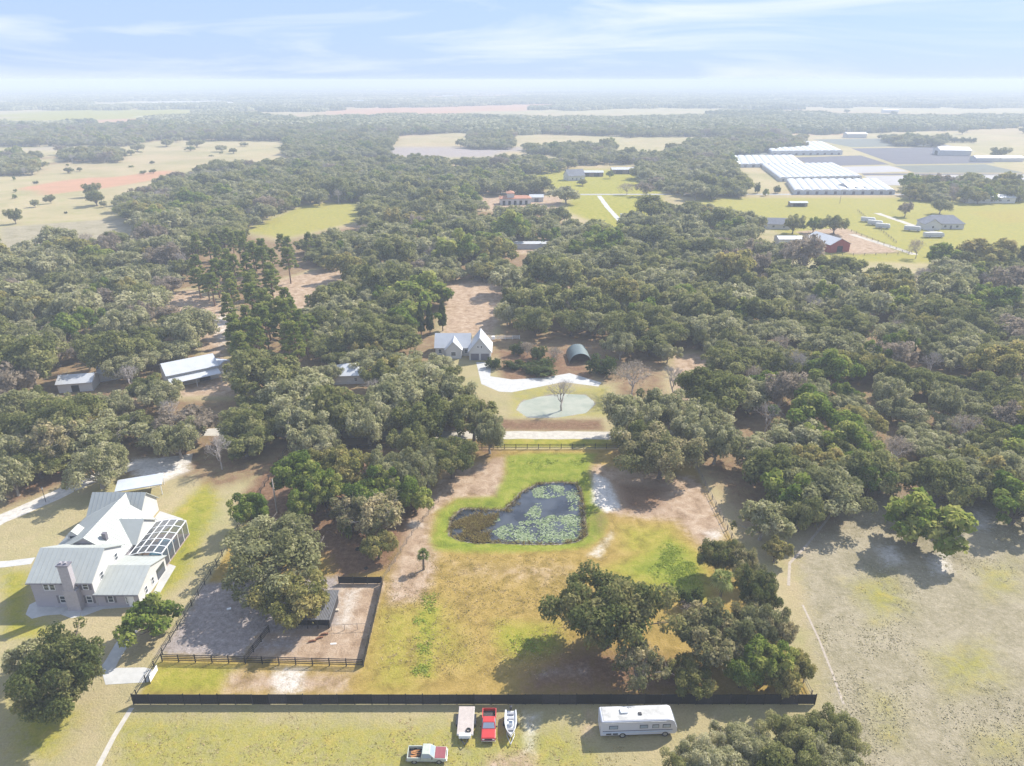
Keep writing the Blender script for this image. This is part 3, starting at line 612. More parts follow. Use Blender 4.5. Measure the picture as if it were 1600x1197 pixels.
LT('hero_green', 545, 735, 92, 10.5, 'live_oak', 'yellow-green oak in the middle of the lot grove by the rear fence', 1.2)
LT('hero_grove', 572, 778, 88, 9.0, 'live_oak', 'bushy green oak in the lot grove above the leaf litter', 2.2)
LT('hero_grove', 508, 770, 70, 9.0, 'live_oak', 'green oak behind the mossy shed oak at the utility pole', 0.7)
LT('hero_moss', 600, 738, 76, 10.0, 'moss_draped_oak', 'tall grey-brown oak at the rear fence in the grove', 4.7)
LT('hero_moss', 668, 728, 62, 9.0, 'live_oak', 'dark oak at the rear fence between the grove and the bare trunked oak', 3.7)
LT('hero_grove', 390, 800, 70, 7.5, 'live_oak', 'yellow-green oak behind the mossy shed oak by the garden fence', 5.1)
LT('hero_green', 503, 732, 70, 9.5, 'live_oak', 'olive oak between the corner oak and the yellow-green oak at the rear fence', 5.6)
LT('hero_grey', 545, 800, 66, 8.0, 'moss_draped_oak', 'thin grey oak at the open side of the grove over the litter', 3.0)
LT('hero_grove', 475, 792, 60, 8.0, 'live_oak', 'green oak touching the mossy shed oak beside the utility pole', 1.3)
LT('hero_grey', 592, 806, 100, 9.5, 'moss_draped_oak', 'half bare grey oak with pale limbs in the lot grove', 0.9)
LT('hero_moss', 632, 742, 92, 10.5, 'moss_draped_oak', 'grey-green oak at the pond side of the lot grove', 2.7)
LT('fresh1', 648, 775, 52, 6.5, 'live_oak', 'small round green oak at the edge of the grove facing the pond', 1.7)
LT('hero_grove', 628, 770, 60, 8.5, 'live_oak', 'deep green oak between the grey oak and the pond side oak', 4.1)
LT('hero_green', 590, 850, 58, 5.5, 'live_oak', 'low olive tree at the near end of the lot grove above the litter', 3.3)
LT('shrub0', 540, 822, 26, 4.0, 'shrub', 'slim green sapling on the brown litter beside the grove', 0.3, cat='shrub')
LT('hero_oak', 706, 715, 92, 9.0, 'live_oak', 'oak with a bare dark trunk by the rear fence near the pond', 5.0)
LT('hero_corner', 1034, 710, 136, 10.5, 'moss_draped_oak', 'broad drooping mossy oak at the rear fence corner past the sand patch', 0.2)
LT('hero_oak', 1122, 868, 62, 7.0, 'live_oak', 'dark oak at the fence side thicket behind the cabbage palm', 0.8)
LT('hero_corner', 1160, 878, 60, 6.5, 'moss_draped_oak', 'grey-brown oak in the thicket beside the cabbage palm', 1.8)
LT('hero_oak', 1182, 925, 70, 8.0, 'live_oak', 'dark green oak in the fence side thicket near the cabbage palm', 2.8)
LT('hero_lean', 1122, 1000, 126, 8.5, 'moss_draped_oak', 'grey-green oak on a leaning forked dark trunk by the black fence', 0.2)
LT('hero_moss', 1188, 985, 82, 8.0, 'moss_draped_oak', 'pale mossy oak in the thicket behind the leaning oak', 2.4)
LT('hero_grove', 1198, 1035, 88, 7.0, 'live_oak', 'dense green tree in the thicket at the black fence corner', 0.6)
LT('hero_green', 1225, 1062, 62, 5.0, 'live_oak', 'yellow-green bushy tree filling the black fence corner', 1.6)
LT('hero_grey', 998, 1040, 86, 7.5, 'moss_draped_oak', 'almost bare grey twiggy tree in front of the dark live oak', 2.9)
LT('hero_green', 1075, 1055, 84, 5.0, 'live_oak', 'low yellow-green tree along the black fence under the leaning oak', 4.0)
LT('hero_lean', 1215, 985, 62, 7.0, 'moss_draped_oak', 'grey oak against the pasture side fence in the thicket', 1.1)
LT('hero_grove', 1160, 1048, 70, 5.5, 'live_oak', 'green understorey tree beneath the leaning oak at the black fence', 2.1)
LT('hero_corner', 1172, 962, 60, 6.0, 'moss_draped_oak', 'drooping grey tree between the cabbage palm and the thicket', 3.1)
LT('hero_green', 1245, 1040, 50, 5.0, 'live_oak', 'small yellow-green tree at the pasture side fence in the corner', 4.1)
LT('shrub1', 1082, 935, 40, 2.8, 'shrub', 'dark green rounded shrub beside the cabbage palm', 0.5, cat='shrub')
LT('shrub0', 1050, 925, 30, 2.4, 'shrub', 'olive shrub behind the large live oak', 1.5, cat='shrub')
LT('bare2', 1084, 952, 50, 2.6, 'bare_shrub', 'leafless purple-brown shrub in front of the cabbage palm', 0.2, cat='shrub')
px_, py_ = G(1122, 955); tree('palm0', px_, py_, 1.15, 0.3, 'cabbage_palm', 'tall cabbage palm with a round head of fan fronds', None, 1.15, 'palm')
px_, py_ = G(662, 890); tree('palm1', px_, py_, 1.0, 0.9, 'cabbage_palm', 'small young palm standing alone on the lawn by the pond', None, 1.15, 'palm')

# ---- other trees one can point to
def at(key, u, v, wpx, H, name, label, rot=0.0, group=None, cat='tree'): return lot_tree(key, u, v, wpx, H, name, label, rot, group, cat)
at('fresh1', 232, 965, 80, 6.5, 'young_tree', 'light green young tree beside the farmhouse walkway', 0.5)
at('hero_oak', 88, 1055, 150, 10.5, 'live_oak', 'big rounded oak standing on the grass in front of the farmhouse', 2.6)
at('moss0', 45, 1032, 66, 5.0, 'moss_draped_oak', 'low pale tree growing against the big oak before the farmhouse', 1.6)
at('hero_moss', 152, 728, 108, 9.5, 'moss_draped_oak', 'spreading oak over the gravel drive behind the farmhouse', 0.7)
at('moss1', 20, 745, 70, 8.0, 'moss_draped_oak', 'grey oak beside the gravel drive near the lamp post', 1.9)
at('hero_grey', 82, 690, 90, 11.0, 'moss_draped_oak', 'pale limbed oak across the gravel drive from the lamp post', 2.3)
at('fresh0', 1438, 812, 118, 9.5, 'live_oak', 'round yellow-green oak standing alone in the rough pasture', 0.4)
at('gold1', 1537, 742, 80, 9.0, 'live_oak', 'olive oak at the wood edge behind the lone pasture oak', 1.4)
at('fresh2', 1590, 785, 96, 9.0, 'live_oak', 'green oak at the pasture margin over bare sand', 2.4)
at('fresh0', 1238, 776, 86, 8.5, 'live_oak', 'bright green round tree at the end of the pasture track', 3.4)
at('moss2', 1192, 812, 80, 8.0, 'moss_draped_oak', 'pale tree beside the pasture track outside the lot corner', 0.9)
at('gold0', 1212, 860, 40, 4.5, 'yellowing_oak', 'small yellowish tree along the pasture track', 0.6)
GR = 'slim dark cypresses behind the white gabled house'
for u, v, h, r, k in ((657, 500, 12.5, 0.2, 'cypress0'), (671, 499, 11.8, 1.2, 'cypress1'), (691, 493, 11.5, 2.2, 'cypress0')):
    lab = 'slim dark columnar cypress behind the white gabled house' if u < 680 else 'columnar cypress standing apart on the edge of the sandy field'
    x_, y_ = G(u, v, h * 0.5); tree(k, x_, y_, 1.15, r, 'cypress_tree', lab, GR, h / TPL[k][3])
for u, v, w, H, k, lab in ((990, 585, 78, 11.5, 'bare1', 'tall leafless reddish tree beside the arched shelter drive'), (1052, 590, 64, 9.5, 'bare0', 'leafless pale tree next to the reddish bare tree'), (878, 612, 76, 9.0, 'bare0', 'leafless tree at the bank of the small round pond'),
                          (824, 542, 34, 5.0, 'bare2', 'small pinkish leafless tree by the clipped hedge'), (864, 551, 36, 4.8, 'bare2', 'pinkish leafless tree between the hedge and the arched shelter'), (1245, 568, 66, 12, 'bare0', 'tall white-barked dead tree in the wood behind the pasture'),
                          (980, 292, 34, 10, 'bare1', 'leafless roadside tree by the far meadow drive'), (1010, 295, 30, 10, 'brown0', 'brown roadside oak next to the leafless one'), (1416, 326, 26, 9, 'brown1', 'brown leafed tree by the grey hip roofed house'), (1435, 384, 32, 11, 'bare1', 'bare reddish tree by the far pasture hedge'), (1450, 430, 40, 10, 'bare1', 'grey leafless tree at the far edge of the wood')):
    at(k, u, v, w, H, 'bare_tree', lab, u * 0.37)
for u, v, w, H, lab in ((810, 545, 24, 3.4, 'round dark shrub between the pinkish trees'), (770, 567, 26, 2.8, 'round green shrub at the garage corner of the white gabled house'), (840, 552, 28, 3.6, 'dark shrub behind the clipped hedge'),
                        (845, 575, 62, 2.4, 'wide clipped dark hedge mound beside the drive'), (805, 569, 34, 2.0, 'long low clipped hedge by the white gabled house'), (940, 570, 50, 5.0, 'dense green shrub beside the arched shelter'), (828, 581, 14, 1.4, 'small ball shrub before the clipped hedge')):
    at('shrub1', u, v, w, H, 'garden_shrub', lab, u * 0.11, cat='shrub')

PINE_GR = 'pines in the young stand across the lane'
rp_ = np.random.default_rng(77); poly_ = [(295, 385), (345, 378), (470, 385), (490, 415), (420, 435), (430, 465), (490, 478), (490, 535), (370, 560), (345, 480), (290, 430)]; got = []
while len(got) < 58:
    u, v = rp_.uniform(290, 490), rp_.uniform(378, 560)
    if inside(poly_, [u], [v])[0]:
        x_, y_ = G(u, v, 8)
        if all((x_ - a) ** 2 + (y_ - b) ** 2 > 16 for a, b in got):
            got.append((x_, y_)); tree('pine%d' % rp_.integers(0, 3), x_, y_, rp_.uniform(0.85, 1.2), rp_.uniform(0, 6.28), 'pine_tree', 'light green pine in the young stand beside the sandy clearing', PINE_GR, rp_.uniform(0.7, 0.95))
# ---- the woods: scattered crowns, the nearest as single trees, the rest as one mass
def keep_out(x, y):
    return ((x > 42) & (x < 55) & (y > 95) & (y < 153)) | ((x > -60) & (x < 48) & (y < 156) & (y > 60)) | ((x < -56) & (x > -95) & (y > 80) & (y < 135)) | ((y > 150) & (y < 165) & (x > -16) & (x < 30)) | ((x > -60) & (x < 30) & (y > 157) & (y < 161)) | ((x > -17) & (x < 28) & (y > 164) & (y < 213)) | ((x > -26) & (x < 8) & (y > 203) & (y < 236)) | ((x > 26) & (x < 46) & (y > 186) & (y < 206))
rng = np.random.default_rng(7)
RND = random.Random(5)
cells = {}; wood = []
def clear_of(x, y, r):
    i, j = int(x // 12), int(y // 12)
    for a in (-1, 0, 1):
        for b in (-1, 0, 1):
            for (qx, qy, qr) in cells.get((i + a, j + b), ()):
                if (x - qx) ** 2 + (y - qy) ** 2 < (0.62 * (r + qr)) ** 2: return False
    return True
for wi, wp in enumerate(WOODS):
    xs = [p[0] for p in wp]; ys = [p[1] for p in wp]
    ar = 0.5 * abs(sum(wp[i][0] * wp[(i + 1) % len(wp)][1] - wp[(i + 1) % len(wp)][0] * wp[i][1] for i in range(len(wp))))
    y1 = min(max(ys), 1500.0)
    n = int((max(xs) - min(xs)) * (y1 - min(ys)) / 14)
    X = rng.uniform(min(xs), max(xs), n); Y = rng.uniform(min(ys), y1, n)
    ok = inside(wp, X, Y) & ~keep_out(X, Y)
    for zt in (3.0, 6.0, 9.5):                     # neither crown nor foot stands in front of a clearing
        D = Y * math.cos(PITCH) + (CAM_H - zt) * math.sin(PITCH); U_ = 800 + FPX * X / D; V_ = 598.5 - FPX * (Y * math.sin(PITCH) - (CAM_H - zt) * math.cos(PITCH)) / D
        for c in CLEAR_PX: ok &= ~inside(c, U_, V_)
        if wi == 0: ok &= inside(WOODS_PX[0], U_, V_) | (Y < 170)
    for x, y in zip(X[ok], Y[ok]):
        r = RND.choice((RND.uniform(3.2, 5.5), RND.uniform(5, 8), RND.uniform(6.5, 10))) if y < 600 else RND.uniform(5, 8)
        u, v, d = pixel_of(x, y, 6)
        if u < -FPX * 7 / d - 10 or u > 1610 + FPX * 7 / d or v > 1290: continue
        if clear_of(x, y, r):
            cells.setdefault((int(x // 12), int(y // 12)), []).append((x, y, r)); wood.append((d, x, y, r))
wood.sort()
def species(x, y):
    u, v, d = pixel_of(x, y, 6); q = RND.random()
    if 300 < u < 490 and 375 < v < 580 and RND.random() < 0.3: return 'pine'
    if u > 1150: tab = (('oak', 0.30), ('moss', 0.70), ('gold', 0.80), ('fresh', 0.90), ('brown', 0.94), ('bare', 1))
    elif u < 300: tab = (('oak', 0.26), ('moss', 0.74), ('gold', 0.80), ('fresh', 0.88), ('brown', 0.94), ('bare', 1))
    else: tab = (('oak', 0.46), ('moss', 0.86), ('gold', 0.89), ('fresh', 0.95), ('brown', 0.97), ('bare', 1))
    return next(k for k, t in tab if q < t)
NV = {'oak': 5, 'moss': 4, 'gold': 3, 'fresh': 3, 'brown': 2, 'bare': 2, 'pine': 3}
NAMES = {'oak': ('live_oak', 'dark green live oak'), 'moss': ('moss_draped_oak', 'grey-green moss draped oak'), 'gold': ('yellowing_oak', 'yellowing oak'), 'fresh': ('laurel_oak', 'fresh green laurel oak'),
         'brown': ('brown_leafed_tree', 'brown leafed tree'), 'bare': ('bare_tree', 'leafless grey tree'), 'pine': ('pine_tree', 'light green pine')}
LIMIT = {'live_oak': 255, 'moss_draped_oak': 255, 'yellowing_oak': 120, 'laurel_oak': 120, 'brown_leafed_tree': 30, 'bare_tree': 45, 'pine_tree': 90}
LANDMARKS = [(*G(u, v), q) for u, v, q in ((300, 590, 'the white metal barn'), (548, 592, 'the small hipped roof house'), (740, 560, 'the white gabled house'), (907, 568, 'the arched shelter'), (990, 630, 'the tall reddish bare tree'),
    (1245, 610, 'the white-barked dead tree'), (1438, 830, 'the lone pasture oak'), (1240, 800, 'the end of the pasture track'), (735, 490, 'the sandy field with cypresses'), (390, 490, 'the young pine stand'), (806, 322, 'the terracotta roofed villa'),
    (1291, 392, 'the red barn'), (822, 388, 'the low shed in the bare clearing'), (230, 760, 'the farmhouse carport'), (72, 785, 'the garden lamp post'), (125, 606, 'the shed under the oaks'), (460, 350, 'the green glade in the wood'), (940, 350, 'the meadow drive'),
    (1500, 410, 'the far pasture hedge'), (150, 340, 'the straw pasture bushes'), (1080, 640, 'the sandy path by the bare trees'), (640, 690, 'the lane behind the lot grove'), (1560, 800, 'the sandy pasture margin'), (60, 480, 'the straw pasture edge'), (1380, 520, 'the gap in the big wood'), (1150, 1180, 'the parked motorhome'))]
def region(x, y): return 'near ' + min(LANDMARKS, key=lambda q: (q[0] - x) ** 2 + (q[1] - y) ** 2)[2]
rest = []; count = {}
for d, x, y, r in wood:
    sp = species(x, y); nm, lab = NAMES[sp]; key = '%s%d' % (sp, RND.randrange(NV[sp])); key = {'oak': 'nearoak%d' % RND.randrange(2), 'moss': 'nearmoss%d' % RND.randrange(3), 'gold': 'neargold0', 'fresh': 'nearfresh0'}.get(sp, key) if d < 250 else key; tm, cm, R, H = TPL[key]
    s = r / R; rot = RND.uniform(0, 6.28); sz = s * RND.uniform(0.8, 1.3) * (1.2 if r < 5 else 0.85)
    if sp == 'pine': s = RND.uniform(0.8, 1.15); sz = s
    if sp == 'bare': s = RND.uniform(0.8, 1.1); sz = s
    if d < 480 and count.get(nm, 0) < LIMIT[nm]:
        count[nm] = count.get(nm, 0) + 1
        reg = region(x, y)
        form = 'small ' if r < 5.2 else 'broad ' if r > 7.6 else 'tall ' if sz * H > 10.5 else 'rounded '
        tree(key, x, y, s, rot, nm, form + lab + ' ' + reg, form + lab + 's ' + reg, sz)
    else: rest.append((x, y, s, sz, rot, sp))
# ---------------------------------------------------------------- the far woods: one mass
def joined(key):
    tm, cm, R, H = TPL[key]
    bm = bmesh.new(); bm.from_mesh(tm); off = len(bm.faces); bm.from_mesh(cm); me = bpy.data.meshes.new('far_' + key); bm.to_mesh(me); bm.free()
    for q in list(tm.materials) + list(cm.materials): me.materials.append(q)
    ids = np.zeros(len(me.polygons), np.int32); ids[off:] = 1; me.polygons.foreach_set('material_index', ids)
    return me
def canopy_patch(seed, S, cell, hgt, m):
    """a stand of woodland seen from far away: closely packed crowns"""
    rng = np.random.default_rng(seed); k = int(S / cell); vs, fs, T = [], [], []
    for i in range(k):
        for j in range(k):
            cx, cy = (i - k / 2 + rng.uniform(0, 1)) * cell, (j - k / 2 + rng.uniform(0, 1)) * cell
            if math.hypot(cx, cy) > S / 2 * rng.uniform(0.75, 1.05): continue
            r, h = cell * rng.uniform(0.55, 0.85), hgt * rng.uniform(0.65, 1.15); t = rng.random(); b = len(vs)
            ring = [(r, 0.0), (r * 1.1, 0.45 * h), (r * 0.72, 0.85 * h)]
            for rr, zz in ring:
                for a in range(7):
                    an = a * 0.8976 + rng.uniform(-0.3, 0.3); q = rr * rng.uniform(0.75, 1.2); vs.append((cx + q * math.cos(an), cy + q * math.sin(an), max(0, zz + rng.uniform(-0.08, 0.08) * h)))
            vs.append((cx, cy, h))
            for lv in range(2):
                for a in range(7): fs.append((b + lv * 7 + a, b + lv * 7 + (a + 1) % 7, b + lv * 7 + 7 + (a + 1) % 7, b + lv * 7 + 7 + a)); T.append(t + rng.normal(0, 0.12))
            for a in range(7): fs.append((b + 14 + a, b + 14 + (a + 1) % 7, b + 21)); T.append(t + rng.normal(0, 0.12))
    me = bpy.data.meshes.new('stand'); me.from_pydata(vs, [], fs); at = me.attributes.new('tint', 'FLOAT', 'FACE'); at.data.foreach_set('value', np.clip(T, 0, 1).astype(np.float32)); me.materials.append(m); return me
lib = bpy.data.collections.new('far_tree_library')          # holds the meshes that the mass below is made of; not linked to the scene
FAR = ['oak0', 'oak2', 'moss0', 'moss2', 'gold0', 'fresh0', 'brown0', 'bare0', 'pine0']
SPI = {'oak': (0, 1), 'moss': (2, 3), 'gold': (4,), 'fresh': (5,), 'brown': (6,), 'bare': (7,), 'pine': (8,)}
src = [joined(k) for k in FAR] + [canopy_patch(1, 90, 8.5, 10, LEAF['oak']), canopy_patch(2, 90, 8.5, 11, LEAF['moss']), canopy_patch(3, 300, 15, 13, LEAF['oak']), canopy_patch(4, 300, 15, 13, LEAF['moss'])]
for i, me in enumerate(src):
    lib.objects.link(bpy.data.objects.new('far_%02d' % i, me))
pts = [(x, y, 0, s, sz, rot, RND.choice(SPI[sp])) for x, y, s, sz, rot, sp in rest]
r2 = np.random.default_rng(21)
def far_ok(x, y):
    u, v, d = pixel_of(x, y, 0)
    return -60 < u < 1660 and not any(inside(f, np.array([x]), np.array([y]))[0] for f in FIELDS_FAR)
for wp in WOODS:                                             # woods past 1500 m
    ys = [p[1] for p in wp]
    if max(ys) < 1500: continue
    xs = [p[0] for p in wp]; n = int((max(xs) - min(xs)) * (max(ys) - 1400) / 1500)
    X = r2.uniform(min(xs), max(xs), n); Y = r2.uniform(1400, max(ys), n); ok = inside(wp, X, Y)
    pts += [(x, y, -0.5, r2.uniform(0.8, 1.2), r2.uniform(0.9, 1.2), r2.uniform(0, 6.28), int(r2.integers(9, 11))) for x, y in zip(X[ok], Y[ok])]
for _ in range(5200):                                        # 700 m to 3.5 km, single stands where the country is wooded
    y = 1250 * (3.2 ** r2.random()); x = r2.uniform(-0.78, 0.78) * y
    if far_mass(x, y) * 1.0 + r2.normal(0, 0.10) > 0.24 - (y - 1250) / 5000 and far_ok(x, y): pts.append((x, y, -0.5, r2.uniform(0.7, 1.2), r2.uniform(0.75, 1.15), r2.uniform(0, 6.28), int(r2.integers(9, 11))))
for _ in range(5200):
    y = 3200 * (4.4 ** r2.random()); x = r2.uniform(-0.78, 0.78) * y
    if far_mass(x / 2.2, y / 3.0) + r2.normal(0, 0.12) > -0.38 and far_ok(x, y): pts.append((x, y, -1.0, r2.uniform(0.8, 1.5), r2.uniform(0.7, 1.05), r2.uniform(0, 6.28), int(r2.integers(11, 13))))
pm = bpy.data.meshes.new('far_woodland'); pm.from_pydata([p[:3] for p in pts], [], [])
for nm, ty, vals in (('s', 'FLOAT_VECTOR', [(p[3], p[3], p[4]) for p in pts]), ('rot', 'FLOAT_VECTOR', [(0, 0, p[5]) for p in pts]), ('which', 'INT', [p[6] for p in pts])):
    a = pm.attributes.new(nm, ty, 'POINT')
    a.data.foreach_set('vector' if ty == 'FLOAT_VECTOR' else 'value', np.array(vals, dtype=np.float32 if ty == 'FLOAT_VECTOR' else np.int32).ravel())
fw = obj('far_woodland', pm); kind(fw, 'stuff')
ng = bpy.data.node_groups.new('far_woodland', 'GeometryNodeTree')
ng.interface.new_socket('Geometry', in_out='INPUT', socket_type='NodeSocketGeometry'); ng.interface.new_socket('Geometry', in_out='OUTPUT', socket_type='NodeSocketGeometry')
N_, L_ = ng.nodes, ng.links
gi, go = N_.new('NodeGroupInput'), N_.new('NodeGroupOutput')
iop = N_.new('GeometryNodeInstanceOnPoints'); ci = N_.new('GeometryNodeCollectionInfo'); ci.inputs['Collection'].default_value = lib; ci.inputs['Separate Children'].default_value = True; ci.inputs['Reset Children'].default_value = True
def named(nm, ty):
    q = N_.new('GeometryNodeInputNamedAttribute'); q.data_type = ty; q.inputs['Name'].default_value = nm; return q.outputs['Attribute']
L_.new(gi.outputs[0], iop.inputs['Points']); L_.new(ci.outputs[0], iop.inputs['Instance']); iop.inputs['Pick Instance'].default_value = True
L_.new(named('which', 'INT'), iop.inputs['Instance Index']); L_.new(named('s', 'FLOAT_VECTOR'), iop.inputs['Scale'])
e2r = N_.new('FunctionNodeEulerToRotation'); L_.new(named('rot', 'FLOAT_VECTOR'), e2r.inputs[0]); L_.new(e2r.outputs[0], iop.inputs['Rotation'])
L_.new(iop.outputs[0], go.inputs[0])
md = fw.modifiers.new('woodland', 'NODES'); md.node_group = ng
print('woods', len(wood), 'single', sum(count.values()), count, 'mass', len(pts))
# ---------------------------------------------------------------- water
def water_mat(name, col, rough=0.04, ior=1.5, col2=None):
    m, n, l = _nodes(name)
    geo = n.new('ShaderNodeNewGeometry'); no = n.new('ShaderNodeTexNoise'); no.inputs['Scale'].default_value = 0.22; no.inputs['Detail'].default_value = 5
    n2 = n.new('ShaderNodeTexNoise'); n2.inputs['Scale'].default_value = 4.0; n2.inputs['Detail'].default_value = 4
    rp_ = n.new('ShaderNodeValToRGB'); e = rp_.color_ramp.elements; e[0].position = 0.38; e[1].position = 0.62; e[0].color = (*col, 1); e[1].color = (*(col2 or col), 1)
    p = n.new('ShaderNodeBsdfPrincipled'); p.inputs['Roughness'].default_value = rough; p.inputs['IOR'].default_value = ior; p.inputs['Specular IOR Level'].default_value = 0.5
    b = n.new('ShaderNodeBump'); b.inputs['Strength'].default_value = 0.06; b.inputs['Distance'].default_value = 0.1
    o = n.new('ShaderNodeOutputMaterial')
    l.new(geo.outputs['Position'], no.inputs['Vector']); l.new(geo.outputs['Position'], n2.inputs['Vector']); l.new(no.outputs['Fac'], rp_.inputs['Fac']); l.new(rp_.outputs['Color'], p.inputs['Base Color'])
    l.new(n2.outputs['Fac'], b.inputs['Height']); l.new(b.outputs['Normal'], p.inputs['Normal']); l.new(p.outputs['BSDF'], o.inputs['Surface'])
    return m
def grow(poly, k):
    cx = sum(p[0] for p in poly) / len(poly); cy = sum(p[1] for p in poly) / len(poly)
    return [(cx + (x - cx) * k, cy + (y - cy) * k) for x, y in poly]
def flat(name, poly, z, m):
    me = bpy.data.meshes.new(name); me.from_pydata([(x, y, z) for x, y in poly], [], [tuple(range(len(poly)))]); me.materials.append(m); return obj(name, me)
def sheet(name, poly, z, m):
    """a flat polygon laid a little above the ground, cut into triangles, facing up"""
    bm = bmesh.new(); vs = [bm.verts.new((x, y, z)) for x, y in poly]; f = bm.faces.new(vs); bmesh.ops.triangulate(bm, faces=[f])
    bmesh.ops.recalc_face_normals(bm, faces=bm.faces)
    for f in bm.faces:
        if f.normal.z < 0: f.normal_flip()
    me = bpy.data.meshes.new(name); bm.to_mesh(me); bm.free(); me.materials.append(m); return kind(obj(name, me), 'structure')
sheet('pond_water', grow(POND, 1.06), -0.52, water_mat('pond_water', (0.018, 0.022, 0.03), 0.03, 1.6, (0.06, 0.068, 0.08)))
sheet('pond_water', grow(POND2, 1.05), -0.30, water_mat('small_pond_water', (0.27, 0.29, 0.22), 0.3, 1.4, (0.36, 0.36, 0.28)))
# lily pads: small round leaves in drifts, more of them than anyone could count
rg = np.random.default_rng(55)
def drift(polys, n, z, rad, name, m, lift=0.012):
    vs, fs, T = [], [], []
    for poly, share in polys:
        P = gp(poly, z); xs = [p[0] for p in P]; ys = [p[1] for p in P]; cnt = 0
        ph = rg.uniform(0, 6, 4)
        for _ in range(int(n * share * 6)):
            if cnt > n * share: break
            x, y = rg.uniform(min(xs), max(xs)), rg.uniform(min(ys), max(ys))
            if not inside(P, [x], [y])[0] or not inside(POND, [x], [y])[0] or edge_dist(POND, np.array([x]), np.array([y]))[0] < 0.35: continue
            if math.sin(x * 1.3 + ph[0]) + math.sin(y * 1.1 + ph[1]) + math.sin((x + y) * 0.8 + ph[2]) + rg.normal(0, 1.9) < 0.35: continue
            r = rad * rg.uniform(0.55, 1.25); a0 = rg.uniform(0, 6.28); b = len(vs); q = z + lift * rg.uniform(0.3, 3)
            ring = [(x + r * math.cos(a0 + a), y + r * math.sin(a0 + a), q + rg.uniform(-0.004, 0.01)) for a in np.linspace(0.2, 6.08, 7)]
            vs += [(x, y, q)] + ring; fs.append(tuple(range(b, b + 8))); T.append(rg.random()); cnt += 1
    me = bpy.data.meshes.new(name); me.from_pydata(vs, [], fs); at = me.attributes.new('tint', 'FLOAT', 'FACE'); at.data.foreach_set('value', np.array(T, np.float32)); me.materials.append(m); return kind(obj(name, me), 'stuff')
LILY = leaf_mat('lily_leaves', [(0.10, 0.14, 0.06), (0.20, 0.25, 0.13), (0.34, 0.38, 0.25)], 0.1, 0.0)
drift([(zr3([(410, 450), (470, 420), (560, 400), (640, 390), (700, 370), (860, 360), (860, 500), (700, 512), (470, 500)]), 0.66), (zr3([(610, 240), (700, 215), (770, 225), (780, 270), (690, 285), (620, 280)]), 0.17),
       (zr3([(570, 370), (640, 300), (670, 320), (650, 380), (590, 390)]), 0.07), (zr3([(390, 380), (440, 365), (450, 395), (400, 410)]), 0.03), (zr3([(780, 250), (840, 230), (860, 340), (800, 350)]), 0.07)], 3000, -0.52, 0.18, 'lily_pads', LILY)
# ---------------------------------------------------------------- low growth: tufts of blades
def tufts(name, m, spots, h, blades=5, spread=0.22, wide=0.09):
    k = len(spots); X = np.repeat(np.array(spots), blades, 0); n = len(X)
    a = rg.uniform(0, 6.28, n); hh = h * rg.uniform(0.5, 1.25, n); off = rg.normal(0, spread, (n, 2)); lean = rg.uniform(0.5, 1.9, n)
    base = np.stack([X[:, 0] + off[:, 0], X[:, 1] + off[:, 1], X[:, 2] - 0.02], -1); d = np.stack([np.cos(a), np.sin(a), np.zeros(n)], -1); s = np.stack([-np.sin(a), np.cos(a), np.zeros(n)], -1)
    tip = base + d * (hh * lean)[:, None] + np.array([0, 0, 1.0]) * hh[:, None]; midp = base + d * (hh * lean * 0.35)[:, None] + np.array([0, 0, 0.6]) * hh[:, None]; w = (wide * rg.uniform(0.6, 1.4, n))[:, None]
    V = np.stack([base, midp - s * w, tip, midp + s * w], 1).reshape(-1, 3)
    me = bpy.data.meshes.new(name); me.vertices.add(4 * n); me.vertices.foreach_set('co', V.astype(np.float32).ravel()); me.loops.add(4 * n); me.loops.foreach_set('vertex_index', np.arange(4 * n, dtype=np.int32))
    me.polygons.add(n); me.polygons.foreach_set('loop_start', np.arange(0, 4 * n, 4, dtype=np.int32)); me.update(calc_edges=True)
    at = me.attributes.new('tint', 'FLOAT', 'FACE'); at.data.foreach_set('value', np.clip(np.repeat(rg.random(k), blades) + rg.normal(0, 0.12, n), 0, 1).astype(np.float32)); me.materials.append(m)
    return kind(obj(name, me), 'stuff')
def scatter(poly, n, px=True, z=0.0, fn=None, soft=3.0):
    P = gp(poly, 0) if px else poly; xs = [p[0] for p in P]; ys = [p[1] for p in P]
    X, Y = rg.uniform(min(xs), max(xs), n), rg.uniform(min(ys), max(ys), n); ok = inside(P, X, Y)
    ok &= edge_dist(P, X, Y) > soft * rg.random(n) ** 1.5
    if fn is not None: ok &= fn(X, Y)
    return [(x, y, z) for x, y in zip(X[ok], Y[ok])]
def patchy(s, t):
    p = rg.uniform(0, 6.28, 4)
    return lambda X, Y: np.sin(X * s + p[0] + np.sin(Y * s * 0.7)) + np.sin(Y * s * 1.3 + p[1]) + np.sin((X - Y) * s * 1.9 + p[2]) + rg.normal(0, 0.7, len(X)) > t
def both(a, b): return lambda X, Y: a(X, Y) & b(X, Y)
WEED = leaf_mat('weed_leaves', [(0.24, 0.32, 0.04), (0.36, 0.43, 0.07), (0.46, 0.50, 0.12)], 0.45, 0.0)
DRY = leaf_mat('dry_grass_blades', [(0.30, 0.26, 0.15), (0.40, 0.35, 0.20), (0.48, 0.43, 0.27), (0.55, 0.50, 0.33)], 0.3, 0.0)
LAWN = leaf_mat('lawn_blades', [(0.20, 0.18, 0.045), (0.34, 0.27, 0.10), (0.46, 0.34, 0.17), (0.52, 0.40, 0.24)], 0.3, 0.0)
REED = leaf_mat('reed_blades', [(0.10, 0.065, 0.03), (0.22, 0.16, 0.06), (0.34, 0.29, 0.09)], 0.3, 0.0)
